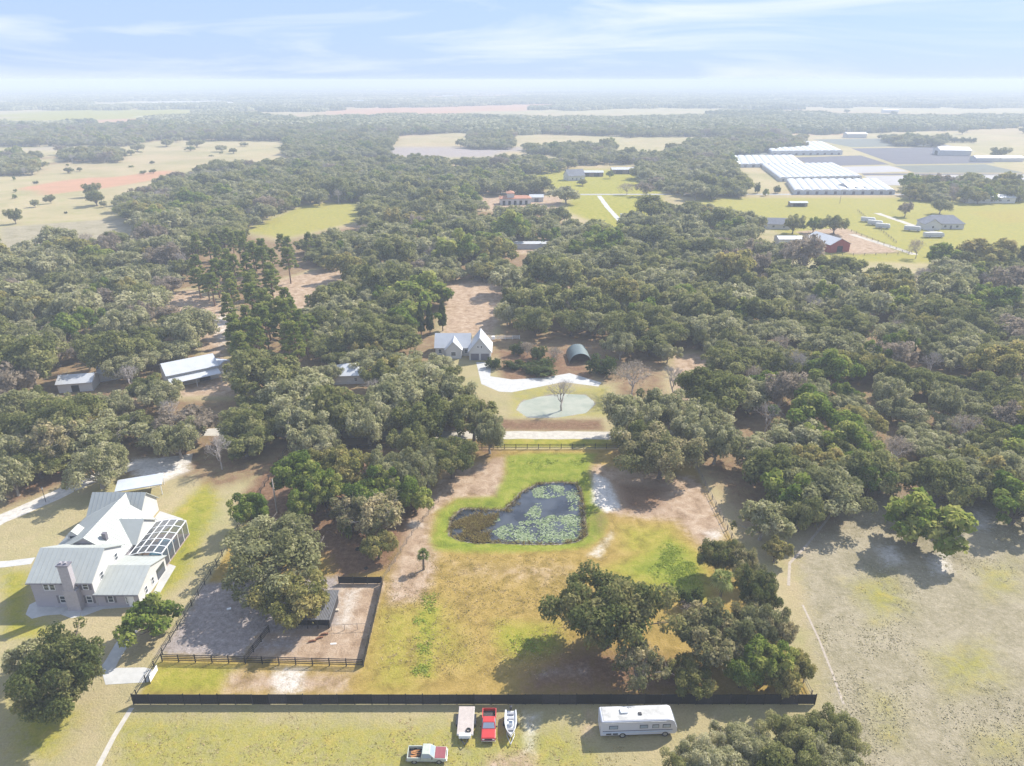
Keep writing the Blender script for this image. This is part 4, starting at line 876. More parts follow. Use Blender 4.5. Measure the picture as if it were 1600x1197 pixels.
tufts('weeds', WEED, scatter(zr3([(20, 880), (90, 870), (120, 1000), (100, 1184), (0, 1184)]), 900, fn=patchy(0.8, 0.2), soft=3) + scatter(zr3([(60, 760), (140, 760), (130, 860), (60, 880)]), 200, soft=2) + scatter(zr3([(1180, 600), (1290, 480), (1430, 580), (1480, 770), (1340, 750), (1220, 690)]), 2200, fn=patchy(0.5, 0.1), soft=5)
      + scatter(zr3([(480, 960), (720, 960), (740, 1060), (520, 1070)]), 350, fn=patchy(0.6, 0), soft=4) + scatter(zr3([(500, 90), (900, 80), (880, 140), (520, 150)]), 500, fn=patchy(0.6, 0.2)), 0.2, 5, 0.26, 0.10)
tufts('lawn_grass', LAWN, scatter(zr3([(-120, 560), (1000, 560), (1040, 700), (700, 1184), (-180, 1184)]), 5000, fn=patchy(0.35, -0.6)) + scatter([(170, 1110), (1000, 1110), (1000, 1230), (150, 1230)], 1500, fn=patchy(0.4, -0.4)), 0.12, 4, 0.2, 0.07)
tufts('pasture_grass', DRY, scatter([(1240, 850), (1330, 770), (1640, 790), (1640, 1230), (1330, 1230), (1290, 1080)], 12000, fn=both(patchy(0.33, -0.2), patchy(0.09, -0.3))), 0.15, 4, 0.4, 0.10)
bank = []
for i in range(len(POND)):
    (x1, y1), (x2, y2) = POND[i], POND[(i + 1) % len(POND)]; L = math.hypot(x2 - x1, y2 - y1)
    for _ in range(int(L * 6)):
        t = rg.random(); bank.append((x1 + (x2 - x1) * t + rg.normal(0, 0.3), y1 + (y2 - y1) * t + rg.normal(0, 0.3), -0.55))
marsh = [(x, y, -0.6) for x, y, z in scatter(zr3([(200, 470), (210, 390), (265, 340), (370, 342), (460, 350), (420, 420), (400, 500), (250, 492)]), 6500, fn=patchy(0.7, -0.1)) if inside(POND, [x], [y])[0]]
marsh += [(x, y, -0.6) for x, y, z in scatter(zr3([(855, 250), (890, 330), (905, 420), (890, 480), (850, 490), (862, 330)]), 700)] + [(x, y, -0.6) for x, y, z in scatter(zr3([(470, 340), (520, 290), (560, 300), (500, 350)]), 300)]
tufts('pond_reeds', REED, bank + marsh, 0.5, 5, 0.16, 0.05)

# ---------------------------------------------------------------- roads, drives and paths
SANDY = mat('white_sand_track', (0.47, 0.43, 0.36), 0.95, 0.25, 0.8, bump=0.3)
GRAVEL = mat('pale_gravel', (0.52, 0.48, 0.42), 0.95, 0.3, 1.2, bump=0.4)
CONC = mat('pale_concrete', (0.46, 0.45, 0.42), 0.9, 0.15, 0.8)
PALET = mat('worn_pale_track', (0.40, 0.34, 0.27), 0.95, 0.3, 1.2)
ASPH = mat('worn_asphalt', (0.34, 0.33, 0.31), 0.9, 0.2, 0.5)
def road(name, pts, w, m, z=0.012, px=True):
    P = [Vector((*p, 0)) for p in (gp(pts) if px else pts)]; Q = []
    for a, b in zip(P, P[1:]):
        k = max(1, int((b - a).length / 3)); Q += [a.lerp(b, i / k) for i in range(k)]
    Q.append(P[-1]); vs, fs = [], []
    for i, p in enumerate(Q):
        d = (Q[min(i + 1, len(Q) - 1)] - Q[max(i - 1, 0)]).normalized(); s = Vector((-d.y, d.x, 0))
        for sg in (1, -1): q = p + s * sg * (w / 2 * random.Random(i * 7 + sg + int(w * 10)).uniform(0.88, 1.12)); vs.append((q.x, q.y, z))
        if i: fs.append((2 * i - 2, 2 * i - 1, 2 * i + 1, 2 * i))
    me = bpy.data.meshes.new(name); me.from_pydata(vs, [], fs); me.materials.append(m); return kind(obj(name, me), 'structure')
road('lane', [(-78, 160.5), (-40, 159.4), (-10, 158.9), (24, 158.7), (52, 160)], 4.2, SANDY, px=False)
road('gravel_drive', [(-60, 845), (0, 812), (60, 786), (112, 762), (160, 742), (210, 728), (300, 716)], 4.4, GRAVEL)
road('garden_path', [(-40, 884), (10, 881), (52, 876)], 2.0, CONC)
road('walkway', [(228, 945), (205, 985), (175, 1032), (168, 1045)], 2.2, CONC)
sheet('walkway', gp([(157, 1044), (226, 1043), (238, 1046), (232, 1066), (165, 1070)]), 0.024, CONC)
road('dirt_track', [(206, 1106), (178, 1150), (150, 1205), (135, 1240)], 0.7, SANDY)
road('pasture_track', [(1302, 800), (1262, 850), (1234, 880), (1232, 915)], 0.5, PALET)
road('pasture_track', [(1254, 945), (1280, 1000), (1300, 1050), (1318, 1100)], 0.35, PALET)
sheet('driveway', gp([(744, 566), (768, 566), (766, 588), (800, 593), (850, 590), (890, 583), (940, 598), (935, 604), (880, 597), (800, 613), (780, 612), (752, 600)]), 0.012, CONC)
road('meadow_road', [(700, 300), (870, 304), (1100, 303.5), (1380, 304), (1700, 303)], 6.0, ASPH)
road('meadow_drive', [(936, 306), (950, 325), (975, 352)], 3.4, CONC, 0.024)
road('farm_drive', [(1330, 366), (1400, 388), (1430, 398)], 4.0, SANDY)
road('farm_drive', [(1370, 333), (1420, 350), (1460, 362)], 4.5, SANDY)

# ---------------------------------------------------------------- fences
BLACK = mat('black_fence_paint', (0.03, 0.028, 0.028), 0.8, 0.5, 3, each=0.6)
WOODG = mat('weathered_wood', (0.26, 0.22, 0.18), 0.9, 0.35, 3)
WHITE = mat('white_paint', (0.80, 0.80, 0.78), 0.6, 0.08, 2)
def fence(name, label, pts, rails, m, pitch=2.44, post_h=1.5, post=0.13, rail_h=0.14, group=None, panel=None):
    P = [Vector((*p, 0)) for p in pts]; t = thing(name, label, 'fence', P[0], 0, group); o = P[0]; jr = random.Random(len(label))
    pm_ = MB().box(-post / 2, post / 2, -post / 2, post / 2, -0.3, post_h).mesh('post', m)
    for a, b in zip(P, P[1:]):
        L = (b - a).length; k = max(1, round(L / pitch)); st = L / k; ang = math.atan2((b - a).y, (b - a).x)
        rm = MB().box(post / 2 + 0.003, st - post / 2 - 0.003, -0.02, 0.02, -rail_h / 2, rail_h / 2).mesh('rail', m) if rails else None
        if panel:
            z0, z1 = panel; nb = 16; prof = []
            for i in range(nb):
                x0, x1 = post / 2 + (st - post) * i / nb, post / 2 + (st - post) * (i + 1) / nb; dd = 0.012 * (i % 2)
                prof += [(x0, -0.02 - dd), (x1 - 0.004, -0.02 - dd)]
            prof += [(st - post / 2 - 0.002, 0.02), (post / 2 + 0.002, 0.02)]
            qm = MB().prism(prof, z0, z1, 'z').mesh('panel', m)
        for i in range(k + 1):
            p = a.lerp(b, i / k) - o
            if i or a is P[0]: w = obj('post', pm_, t, p); w.rotation_euler.z = ang + jr.uniform(-0.05, 0.05); w.scale.z = jr.uniform(0.97, 1.05)
            if i < k:
                for z in rails: w = obj('rail', rm, t, p + Vector((0, 0, z))); w.rotation_euler.z = ang
                if panel: w = obj('panel', qm, t, p + Vector((0, 0, jr.uniform(-0.03, 0.04)))); w.rotation_euler.z = ang
    return t
fence('privacy_fence', 'tall black solid panel fence along the near side of the lot', [(-54.0, 75.2), (43.2, 75.2)], [0.3, 1.7], BLACK, 2.44, 1.95, 0.12, 0.1, panel=(0.06, 1.86))
fence('board_fence', 'black four rail board fence along the front of the animal pens', [(-53.6, 83.3), (-22.6, 82.3)], [0.35, 0.7, 1.05, 1.38], BLACK, 2.5, 1.5)
fence('pen_fence', 'black solid sided fence between the pen and the straw lawn', [(-22.6, 82.5), (-22.9, 101.4)], [1.35], BLACK, 2.4, 1.5, panel=(0.08, 1.25))
fence('pen_fence', 'black solid fence across the far end of the sandy pen', [(-23.1, 101.6), (-30.6, 101.6)], [1.4], BLACK, 2.5, 1.6, panel=(0.08, 1.3))
fence('pen_fence', 'black slatted fence dividing the two animal pens', [(-40.8, 83.1), (-39.2, 89.6)], [0.35, 0.7, 1.05, 1.35], BLACK, 2.2, 1.45)
fence('wire_fence', 'thin grey rail fence from the shed corner across the sandy pen', [(-29.2, 90.0), (-23.0, 90.4)], [1.1], WOODG, 2.0, 1.2, 0.07, 0.05)
fence('board_fence', 'dark three rail fence along the lot behind the grove', [(-53.8, 151.2), (42.0, 151.8)], [0.4, 0.8, 1.2], BLACK, 2.75, 1.35, 0.14, 0.12)
fence('boundary_fence', 'dark rail fence between the farmhouse garden and the lot', [(-54.2, 76.5), (-54.2, 150.6)], [0.5, 1.1], BLACK, 2.75, 1.3, 0.12, 0.08)
fence('boundary_fence', 'weathered wooden fence on the pasture side of the lot', [(43.2, 76.5), (42.2, 151.0)], [0.5, 1.1], WOODG, 2.75, 1.3, 0.14, 0.1)
fence('wire_fence', 'low wire and post fence between the grove and the lawn', [(-22.9, 102.4), (-19.6, 116.0), (-15.5, 128.0)], [0.5, 1.0], WOODG, 2.6, 1.15, 0.08, 0.03)
p0, p1 = G(755, 531), G(812, 530)
fence('picket_fence', 'white rail fence behind the white gabled house', [p0, p1], [0.4, 0.8, 1.2], WHITE, 2.5, 1.4, 0.14, 0.16)
for a, b, lab in (((1330, 362), (1420, 398), 'pale fence along the sandy riding paddock'), ((1340, 330), (1400, 380), 'wire fence dividing the far green pasture'), ((1245, 402), (1420, 397), 'fence along the lower edge of the far pasture')):
    fence('pasture_fence', lab, [G(*a), G(*b)], [0.6, 1.1], WOODG, 6, 1.3, 0.2, 0.12)
# gate by the walkway, lamp, poles
t = thing('garden_gate', 'white gate board at the lot corner by the walkway', 'gate', (-53.4, 79.0, 0), math.radians(90)); MB().box(0, 2.4, -0.03, 0.03, 0.2, 1.2).build('gate_panel', WHITE, t); MB().box(-0.08, -0.004, -0.05, 0.05, -0.2, 1.4).build('post', BLACK, t)
DARKM = mat('dark_metal', (0.05, 0.05, 0.055), 0.5, 0.2, 3, metal=0.6)
POLE = mat('pole_wood', (0.36, 0.31, 0.26), 0.9, 0.3, 4)
x, y = G(72, 785); t = thing('lamp_post', 'dark garden lamp post beside the gravel drive', 'lamp post', (x, y, 0)); MB().cyl((0, 0, -0.2), 0.06, 3.4, 8).build('pole', DARKM, t); q = MB().cyl((0, 0, 3.2), 0.12, 0.4, 8, 0.2).build('lantern', mat('frosted_glass', (0.6, 0.6, 0.55), 0.3), t); MB().cyl((0, 0, 3.6), 0.24, 0.15, 8, 0.04).build('cap', DARKM, q)
def pole(u, v, h, label, arm=True):
    x, y = G(u, v); t = thing('utility_pole', label, 'utility pole', (x, y, 0)); MB().tube([(0, 0, -0.5), (0, 0, h)], [0.18, 0.12], 8).build('pole', POLE, t, smooth=True)
    if not arm: return
    c = MB().cbox(0, 0, h - 0.6, 2.2, 0.1, 0.12).build('crossarm', POLE, t)
    for s in (-0.9, 0, 0.9): MB().cyl((s, 0, h - 0.53), 0.05, 0.18, 6).build('insulator', WHITE, c)
pole(433, 801, 8.0, 'pale utility pole standing in the lot grove', False)
pole(1312, 318, 10, 'utility pole beside the meadow road in the open pasture'); pole(1055, 305, 10, 'utility pole on the meadow road by the brown oaks'); pole(1540, 306, 10, 'utility pole on the meadow road near the white sheds')
# ---------------------------------------------------------------- litter in the pens
def plank(u, v, L, w, h, rz, m, name, label, cat):
    x, y = G(u, v); o = MB().cbox(0, 0, h / 2, L, w, h).build(name, m, bevel=min(h, w) * 0.15); o.location = (x, y, 0.0); o.rotation_euler.z = rz; return tag(o, label, cat)
PLY = mat('pale_plywood', (0.55, 0.47, 0.36), 0.9, 0.2, 2)
plank(523, 954, 1.4, 0.5, 0.25, 0.05, PLY, 'wooden_trough', 'pale wooden trough on the sandy pen floor', 'trough')
plank(521, 1006, 0.9, 0.3, 0.06, 0.1, WHITE, 'loose_plank', 'white loose plank lying in the front pen', 'plank')
plank(358, 952, 0.7, 0.4, 0.2, 0.4, WHITE, 'feed_tub', 'small white tub on the grey dirt pen', 'tub')
for i, (u, v, rz) in enumerate(((488, 1003, 0.3), (499, 998, 0.5), (507, 992, 0.2))):
    x, y = G(u, v); o = MB().tube([(-0.6, 0, 0.16), (0, 0.08, 0.2), (0.6, 0, 0.16)], [0.15, 0.17, 0.13], 8).build('log', mat('red_brown_wood', (0.2, 0.09, 0.05), 0.9, 0.4, 4), smooth=True); o.location = (x, y, 0); o.rotation_euler.z = rz
    tag(o, 'red-brown log lying in front of the shed opening', 'log', 'logs before the shed')
for u, v, r, lab in ((560, 858, 0.55, 'dark ash pile on the leaf litter under the grove'), (572, 888, 0.35, 'small dark stump at the edge of the leaf litter')):
    x, y = G(u, v); mbx = MB(); nn = 9; ring = [[(r * k * math.cos(a) * random.Random(i).uniform(0.8, 1.2), r * k * math.sin(a), zz) for i, a in enumerate(np.linspace(0, 6.28, nn, endpoint=False))] for k, zz in ((1.2, -0.05), (0.9, r * 0.45), (0.4, r * 0.7))]
    vs = sum(ring, []); mbx.add(vs, [(l_ * nn + i, l_ * nn + (i + 1) % nn, (l_ + 1) * nn + (i + 1) % nn, (l_ + 1) * nn + i) for l_ in range(2) for i in range(nn)] + [tuple(range(2 * nn, 3 * nn))])
    o = mbx.build('burn_pile' if r > 0.4 else 'tree_stump', mat('charred_wood', (0.04, 0.035, 0.035), 0.95, 0.4, 4)); o.location = (x, y, 0); tag(o, lab, 'pile' if r > 0.4 else 'stump')
# ---------------------------------------------------------------- buildings
SHADEDWALL = mat('shaded_white_siding', (0.40, 0.37, 0.39), 0.85, 0.08, 0.7, stretch=(1, 1, 9))  # white siding greyed: the shade on the farmhouse walls is in the colour
WHITEWALL = mat('white_siding', (0.56, 0.545, 0.52), 0.8, 0.06, 0.7, stretch=(1, 1, 9))
PALEROOF = mat('pale_metal_roof', (0.40, 0.415, 0.385), 0.65, 0.08, 0.5, metal=0.1)
WHITEROOF = mat('white_metal_roof', (0.50, 0.51, 0.52), 0.6, 0.1, 0.4, metal=0.1)
GREYROOF = mat('grey_shingle_roof', (0.22, 0.225, 0.25), 0.9, 0.25, 0.8)
RUSTROOF = mat('grey_corrugated_roof', (0.12, 0.118, 0.122), 0.75, 0.35, 0.6)
GLASS = mat('window_glass', (0.05, 0.06, 0.075), 0.08, 0.1, 1, spec=0.6)
SHUT = mat('grey_shutter', (0.17, 0.16, 0.18), 0.7, 0.1, 2)
SHADEIN = mat('painted_interior_shade', (0.02, 0.02, 0.02), 0.9, 0.2, 1)  # near-black colour stands for the shade inside openings
BRICK = mat('grey_brick_chimney', (0.42, 0.39, 0.40), 0.9, 0.15, 3)
REDWALL = mat('red_barn_siding', (0.32, 0.07, 0.06), 0.85, 0.15, 1)
TILE = mat('terracotta_tile', (0.45, 0.22, 0.14), 0.9, 0.2, 1)
def window(parent, side, a, z, w, h, at_, shutters=False, frame=WHITE, panes=2):
    """a window on a wall; side 'S','N' (faces -y,+y) or 'W','E'; a: position along the wall, at_: the wall plane"""
    s = {'S': -1, 'N': 1, 'W': -1, 'E': 1}[side]
    def bx(mb, a0, a1, z0, z1, d0, d1):
        lo, hi = sorted((at_ + s * d0, at_ + s * d1))
        return mb.box(a0, a1, lo, hi, z0, z1) if side in 'SN' else mb.box(lo, hi, a0, a1, z0, z1)
    fr = MB(); f = 0.09
    bx(fr, a - w / 2, a + w / 2, z - h / 2, z - h / 2 + f, 0.004, 0.07); bx(fr, a - w / 2, a + w / 2, z + h / 2 - f, z + h / 2, 0.004, 0.07)
    bx(fr, a - w / 2, a - w / 2 + f, z - h / 2 + f, z + h / 2 - f, 0.004, 0.07); bx(fr, a + w / 2 - f, a + w / 2, z - h / 2 + f, z + h / 2 - f, 0.004, 0.07)
    bx(fr, a - w / 2 + f, a + w / 2 - f, z - 0.03, z + 0.03, 0.004, 0.06)
    wo_ = fr.build('window', frame, parent); n = panes
    for i in range(n):
        z0, z1 = (z - h / 2 + f, z - 0.03) if i == 0 else (z + 0.03, z + h / 2 - f)
        bx(MB(), a - w / 2 + f, a + w / 2 - f, z0, z1, 0.006, 0.03).build('pane', GLASS, wo_)
    if shutters:
        for q in (-1, 1): bx(MB(), a + q * (w / 2 + 0.23) - 0.2, a + q * (w / 2 + 0.23) + 0.2, z - h / 2 - 0.05, z + h / 2 + 0.05, 0.004, 0.05).build('shutter', SHUT, wo_)
    return wo_
def door(parent, side, a, w, h, at_, m, z0=0.05, handle=True, name='door'):
    s = {'S': -1, 'N': 1, 'W': -1, 'E': 1}[side]; lo, hi = sorted((at_ + s * 0.004, at_ + s * 0.06)); lo2, hi2 = sorted((at_ + s * 0.062, at_ + s * 0.1))
    d = (MB().box(a - w / 2, a + w / 2, lo, hi, z0, z0 + h) if side in 'SN' else MB().box(lo, hi, a - w / 2, a + w / 2, z0, z0 + h)).build(name, m, parent)
    if handle: (MB().box(a + w * 0.36, a + w * 0.42, lo2, hi2, 1.0, 1.12) if side in 'SN' else MB().box(lo2, hi2, a + w * 0.36, a + w * 0.42, 1.0, 1.12)).build('handle', DARKM, d)
    return d
def gable(parent, x0, x1, y0, y1, eave, ridge, axis, wall_m, roof_m, ov=0.45, th=0.14, seams=0, ridge_at=None):
    """walls with gable ends and a two-slope roof; axis: the ridge's direction"""
    if axis == 'x':
        c = (y0 + y1) / 2 if ridge_at is None else ridge_at; prof = [(y0, 0), (y1, 0), (y1, eave), (c, ridge), (y0, eave)]; w = MB().prism(prof, x0, x1, 'x')
    else:
        c = (x0 + x1) / 2 if ridge_at is None else ridge_at; prof = [(x0, 0), (x1, 0), (x1, eave), (c, ridge), (x0, eave)]; w = MB().prism(prof, y0, y1, 'y')
    wall = w.build('wall', wall_m, parent)
    lo, hi = (y0, y1) if axis == 'x' else (x0, x1); a0, a1 = ((x0, x1) if axis == 'x' else (y0, y1)); a0 -= ov * 0.7; a1 += ov * 0.7
    out = []
    for e in (lo, hi):
        sl = (ridge - eave) / (c - e); ee = e + (-ov if e == lo else ov); ze = eave + (ee - e) * sl; g = 0.05
        P = [(a0, ee, ze + g + th), (a1, ee, ze + g + th), (a1, c, ridge + g + th), (a0, c, ridge + g + th)]
        if e == hi: P = P[::-1]
        if axis == 'y': P = [(q[1], q[0], q[2]) for q in P][::-1]
        r = MB().slab(P, th).build('roof', roof_m, parent); out.append(r)
        if seams:
            A, B = (a0, ee + (-0.06 if e == lo else 0.06), ze + g), (a1, ee + (-0.06 if e == lo else 0.06), ze + g)
            if axis == 'y': A, B = (A[1], A[0], A[2]), (B[1], B[0], B[2])
            MB().bar(A, B, 0.11, 0.12).build('gutter', SHUT, r)
        if seams:
            k = int((a1 - a0) / seams)
            for i in range(1, k):
                q = a0 + (a1 - a0) * i / k; A, B = ((q, ee, ze + g + th), (q, c, ridge + g + th)); 
                if axis == 'y': A, B = (A[1], A[0], A[2]), (B[1], B[0], B[2])
                MB().bar((A[0], A[1], A[2] + 0.02), (B[0], B[1], B[2] + 0.02), 0.05, 0.05).build('rib', roof_m, r)
    return wall, out
def hip(parent, x0, x1, y0, y1, eave, ridge, roof_m, ov=0.5):
    x0 -= ov; x1 += ov; y0 -= ov; y1 += ov; h = (y1 - y0) / 2 if x1 - x0 > y1 - y0 else (x1 - x0) / 2; c = (y0 + y1) / 2
    A = [(x0, y0, eave), (x1, y0, eave), (x1, y1, eave), (x0, y1, eave)]
    R = [(x0 + h * 0.8, c, ridge), (x1 - h * 0.8, c, ridge)] if x1 - x0 > y1 - y0 else [((x0 + x1) / 2, y0 + h * 0.8, ridge), ((x0 + x1) / 2, y1 - h * 0.8, ridge)]
    v = A + R; f = [(0, 1, 5, 4), (1, 2, 5), (2, 3, 4, 5), (3, 0, 4)] if x1 - x0 > y1 - y0 else [(0, 1, 4), (1, 2, 5, 4), (2, 3, 5), (3, 0, 4, 5)]
    b = len(v); v2 = [(x, y, z - 0.15) for x, y, z in A]; f += [(1, 0, b, b + 1), (2, 1, b + 1, b + 2), (3, 2, b + 2, b + 3), (0, 3, b + 3, b), (b + 3, b + 2, b + 1, b)]
    return MB().add(v + v2, f).build('roof', roof_m, parent)

# ---- the farmhouse beside the lot; built in world metres round its own origin
OX, OY = -75.0, 96.0
t = thing('farmhouse', 'two storey white farmhouse with pale metal roofs and a brick chimney', 'house', (OX, OY, 0))
X = lambda x: x - OX
Y = lambda y: y - OY
gable(t, X(-80.3), X(-70.0), Y(95.6), Y(105.4), 5.4, 8.3, 'x', SHADEDWALL, PALEROOF, 0.5, seams=0.8)
MB().prism([(Y(95.62), 0.02), (Y(105.38), 0.02), (Y(105.38), 5.36), (Y(100.5), 8.2), (Y(95.62), 5.36)], X(-70.0) + 0.004, X(-70.0) + 0.05, 'x').build('sunlit_gable_face', WHITEWALL, t)  # white sheet over the greyed wall paints this gable end as sunlit
gable(t, X(-69.94), X(-62.9), Y(95.7), Y(105.7), 2.7, 4.5, 'x', SHADEDWALL, PALEROOF, 0.4, seams=0.8)
MB().prism([(Y(95.72), 0.02), (Y(105.68), 0.02), (Y(105.68), 2.66), (Y(100.7), 4.42), (Y(95.72), 2.66)], X(-62.9) + 0.004, X(-62.9) + 0.05, 'x').build('sunlit_gable_face', WHITEWALL, t)  # the wing's sunlit end, painted white in the same way
gable(t, X(-83.6), X(-70.6), Y(105.42), Y(117.6), 2.9, 7.0, 'y', SHADEDWALL, PALEROOF, 0.4, ridge_at=X(-76.2), seams=0.8)
gable(t, X(-76.0), X(-69.8), Y(109.4), Y(117.0), 2.95, 5.6, 'x', WHITEWALL, PALEROOF, 0.4)
gable(t, X(-83.2), X(-73.2), Y(117.65), Y(125.0), 3.0, 6.4, 'x', WHITEWALL, PALEROOF, 0.45, seams=0.8)
gable(t, X(-79.6), X(-74.0), Y(116.2), Y(121.0), 3.1, 6.3, 'y', WHITEWALL, PALEROOF, 0.35)
dm = MB().prism([(X(-81.6), 3.6), (X(-79.6), 3.6), (X(-79.6), 5.0), (X(-80.6), 5.9), (X(-81.6), 5.0)], Y(108.8), Y(110.6), 'y').build('dormer', WHITEWALL, t)
MB().box(X(-81.2), X(-80.0), Y(108.8) - 0.04, Y(108.8) - 0.004, 4.2, 5.0).build('pane', GLASS, dm)
for s in (-1, 1): MB().slab([(X(-80.6) + s * 1.25, Y(108.6), 4.95), (X(-80.6), Y(108.6), 6.05), (X(-80.6), Y(111.0), 6.05), (X(-80.6) + s * 1.25, Y(111.0), 4.95)][::s], 0.1).build('dormer_roof', PALEROOF, dm)
MB().cbox(X(-73.8), Y(107.4), 5.9, 0.7, 0.7, 1.6).build('roof_vent', SHUT, t)
ch = MB().box(X(-74.4), X(-72.2), Y(94.5), Y(95.55), 0, 4.2).box(X(-74.15), X(-72.45), Y(94.55), Y(95.55), 4.2, 9.1).build('chimney', BRICK, t)
MB().box(X(-74.3), X(-72.3), Y(94.4), Y(95.7), 9.1, 9.3).build('chimney_cap', SHUT, ch)
for s in (-0.42, 0.42): MB().cyl((X(-73.3) + s, Y(95.05), 9.3), 0.2, 0.35, 8).build('flue', BRICK, ch)
for a in (-77.75, -76.75): window(t, 'S', X(a), 4.2, 0.95, 1.4, Y(95.6))
window(t, 'S', X(-71.2), 4.3, 1.0, 1.4, Y(95.6), True); window(t, 'S', X(-75.6), 1.6, 1.0, 1.5, Y(95.6), True); window(t, 'S', X(-71.1), 1.6, 1.0, 1.5, Y(95.6), True)
window(t, 'S', X(-67.6), 1.6, 1.0, 1.4, Y(95.7), True); door(t, 'S', X(-64.2), 1.0, 2.1, Y(95.7), WHITE)
window(t, 'S', X(-64.95), 1.4, 0.35, 1.6, Y(95.7))
for b, z in ((98.4, 4.4), (103.2, 4.6), (98.6, 1.7 + 2.9)): 
    if b != 98.6: window(t, 'E', Y(b), z, 1.0, 1.4, X(-70.0) + 0.05)
for b in (98.2, 100.6): window(t, 'E', Y(b), 1.5, 0.9, 1.5, X(-62.9) + 0.05)
MB().box(X(-62.9) + 0.054, X(-62.9) + 0.12, Y(102.2), Y(105.0), 0.3, 2.3).build('porch_screen', GLASS, t)
# paving round it
sheet('terrace_paving', gp([(40, 960), (46, 945), (60, 938), (228, 934), (240, 925), (262, 880), (275, 885), (245, 935), (215, 948), (160, 952), (130, 963), (110, 966), (95, 960), (70, 962), (50, 967)]), 0.016, CONC)
sheet('terrace_paving', [(-72.8, 117.6), (-69.2, 117.2), (-66.8, 121.8), (-72.8, 124.6)], 0.018, CONC)
flatm = mat('grey_carport_roof', (0.45, 0.48, 0.53), 0.6, 0.1, 0.5)
x, y = G(222, 770); t2 = thing('carport', 'flat grey roofed carport at the end of the farmhouse', 'carport', (x, y, 0), 0.35); MB().cbox(0, 0, 2.6, 9, 5.0, 0.18).build('roof', flatm, t2)
for a in (-4.2, 4.2):
    for b in (-2.2, 2.2): MB().cyl((a, b, -0.1), 0.08, 2.6, 8).build('post', WHITE, t2)
# pool cage
SCREEN, n, l = _nodes('insect_screen'); tr = n.new('ShaderNodeBsdfTransparent'); df = n.new('ShaderNodeBsdfDiffuse'); df.inputs['Color'].default_value = (0.10, 0.11, 0.12, 1); ms = n.new('ShaderNodeMixShader'); ms.inputs[0].default_value = 0.5; oo = n.new('ShaderNodeOutputMaterial')
l.new(tr.outputs[0], ms.inputs[1]); l.new(df.outputs[0], ms.inputs[2]); l.new(ms.outputs[0], oo.inputs['Surface'])
t = thing('pool_enclosure', 'white framed screen enclosure over the pool beside the farmhouse', 'pool enclosure', (-69.4, 106.0, 0))
cw, cd, chh = 6.0, 10.4, 2.8; nxp, nyp = 4, 5
roofz = lambda a: chh + 0.7 * math.sin(math.pi * min(max(a / cw, 0), 1) * 0.8)
for i in range(nxp + 1):
    a = cw * i / nxp; MB().bar((a, 0, roofz(a)), (a, cd, roofz(a)), 0.14).build('roof_beam', WHITE, t)
for j in range(nyp + 1):
    b = cd * j / nyp
    for i in range(nxp): MB().bar((cw * i / nxp + 0.075, b, roofz(cw * i / nxp)), (cw * (i + 1) / nxp - 0.075, b, roofz(cw * (i + 1) / nxp)), 0.12).build('cross_beam', WHITE, t)
    MB().bar((cw, b, 0), (cw, b, roofz(cw) - 0.075), 0.12).build('post', WHITE, t)
    if j < nyp: MB().slab([(cw, b + 0.07, 0.1), (cw, b + cd / nyp - 0.07, 0.1), (cw, b + cd / nyp - 0.07, roofz(cw) - 0.1), (cw, b + 0.07, roofz(cw) - 0.1)], 0.01).build('side_screen', SCREEN, t)
    for i in range(nxp):
        if j < nyp:
            a0, a1 = cw * i / nxp + 0.08, cw * (i + 1) / nxp - 0.08; MB().slab([(a0, b + 0.07, roofz(a0)), (a1, b + 0.07, roofz(a1)), (a1, b + cd / nyp - 0.07, roofz(a1)), (a0, b + cd / nyp - 0.07, roofz(a0))], 0.01).build('roof_screen', SCREEN, t)
sheet('pool_deck', [(-69.6, 106.1), (-63.2, 106.1), (-63.2, 116.6), (-69.6, 116.6)], 0.02, mat('brown_deck', (0.33, 0.25, 0.2), 0.9, 0.2, 1))
sheet('pool_water', [(-68.2, 107.8), (-65.0, 107.8), (-64.6, 110.5), (-65.2, 114.6), (-68.2, 114.8)], 0.03, water_mat('pool_water', (0.12, 0.30, 0.42), 0.05, 1.4, (0.16, 0.38, 0.48)))

# ---- shed in the pen
t = thing('animal_shed', 'low grey corrugated roof shed half hidden under the oak', 'shed', (-33.2, 93.6, 0)); t.scale = (0.66, 0.6, 0.86)
MB().prism([(-5.5, 0), (-5.3, 0), (-5.3, 2.05), (-5.5, 2.0)], -5.2, 5.2, 'y').build('side_wall', mat('dark_boards', (0.05, 0.045, 0.045), 0.9, 0.3, 3), t)
MB().box(-5.3, 5.3, 5.2, 5.35, 0, 2.5).build('back_wall', MATS['dark_boards'], t); MB().box(5.3, 5.45, -5.0, 5.35, 0, 2.4).build('side_wall', MATS['dark_boards'], t)
for a in (-5.2, -2.6, 0, 2.6, 5.2): MB().cbox(a, -5.3, 1.1, 0.16, 0.16, 2.2).build('post', BLACK, t)
MB().box(-5.2, 5.2, -4.0, -3.9, 0, 2.1).build('shade_sheet', SHADEIN, t)  # near-black sheet behind the posts paints the shade under the roof
k = 60; prof = []
for i in range(k + 1): prof.append((-5.8 + 11.6 * i / k, 0.05 * (1 if i % 2 else -1)))
V_, F_ = [], []
for yy, zz in ((-5.7, 2.35), (5.7, 2.75)):
    for p_ in prof: V_.append((p_[0], yy, zz + p_[1]))
for yy, zz in ((-5.7, 2.27), (5.7, 2.67)):
    for p_ in prof: V_.append((p_[0], yy, zz + p_[1]))
n1 = k + 1
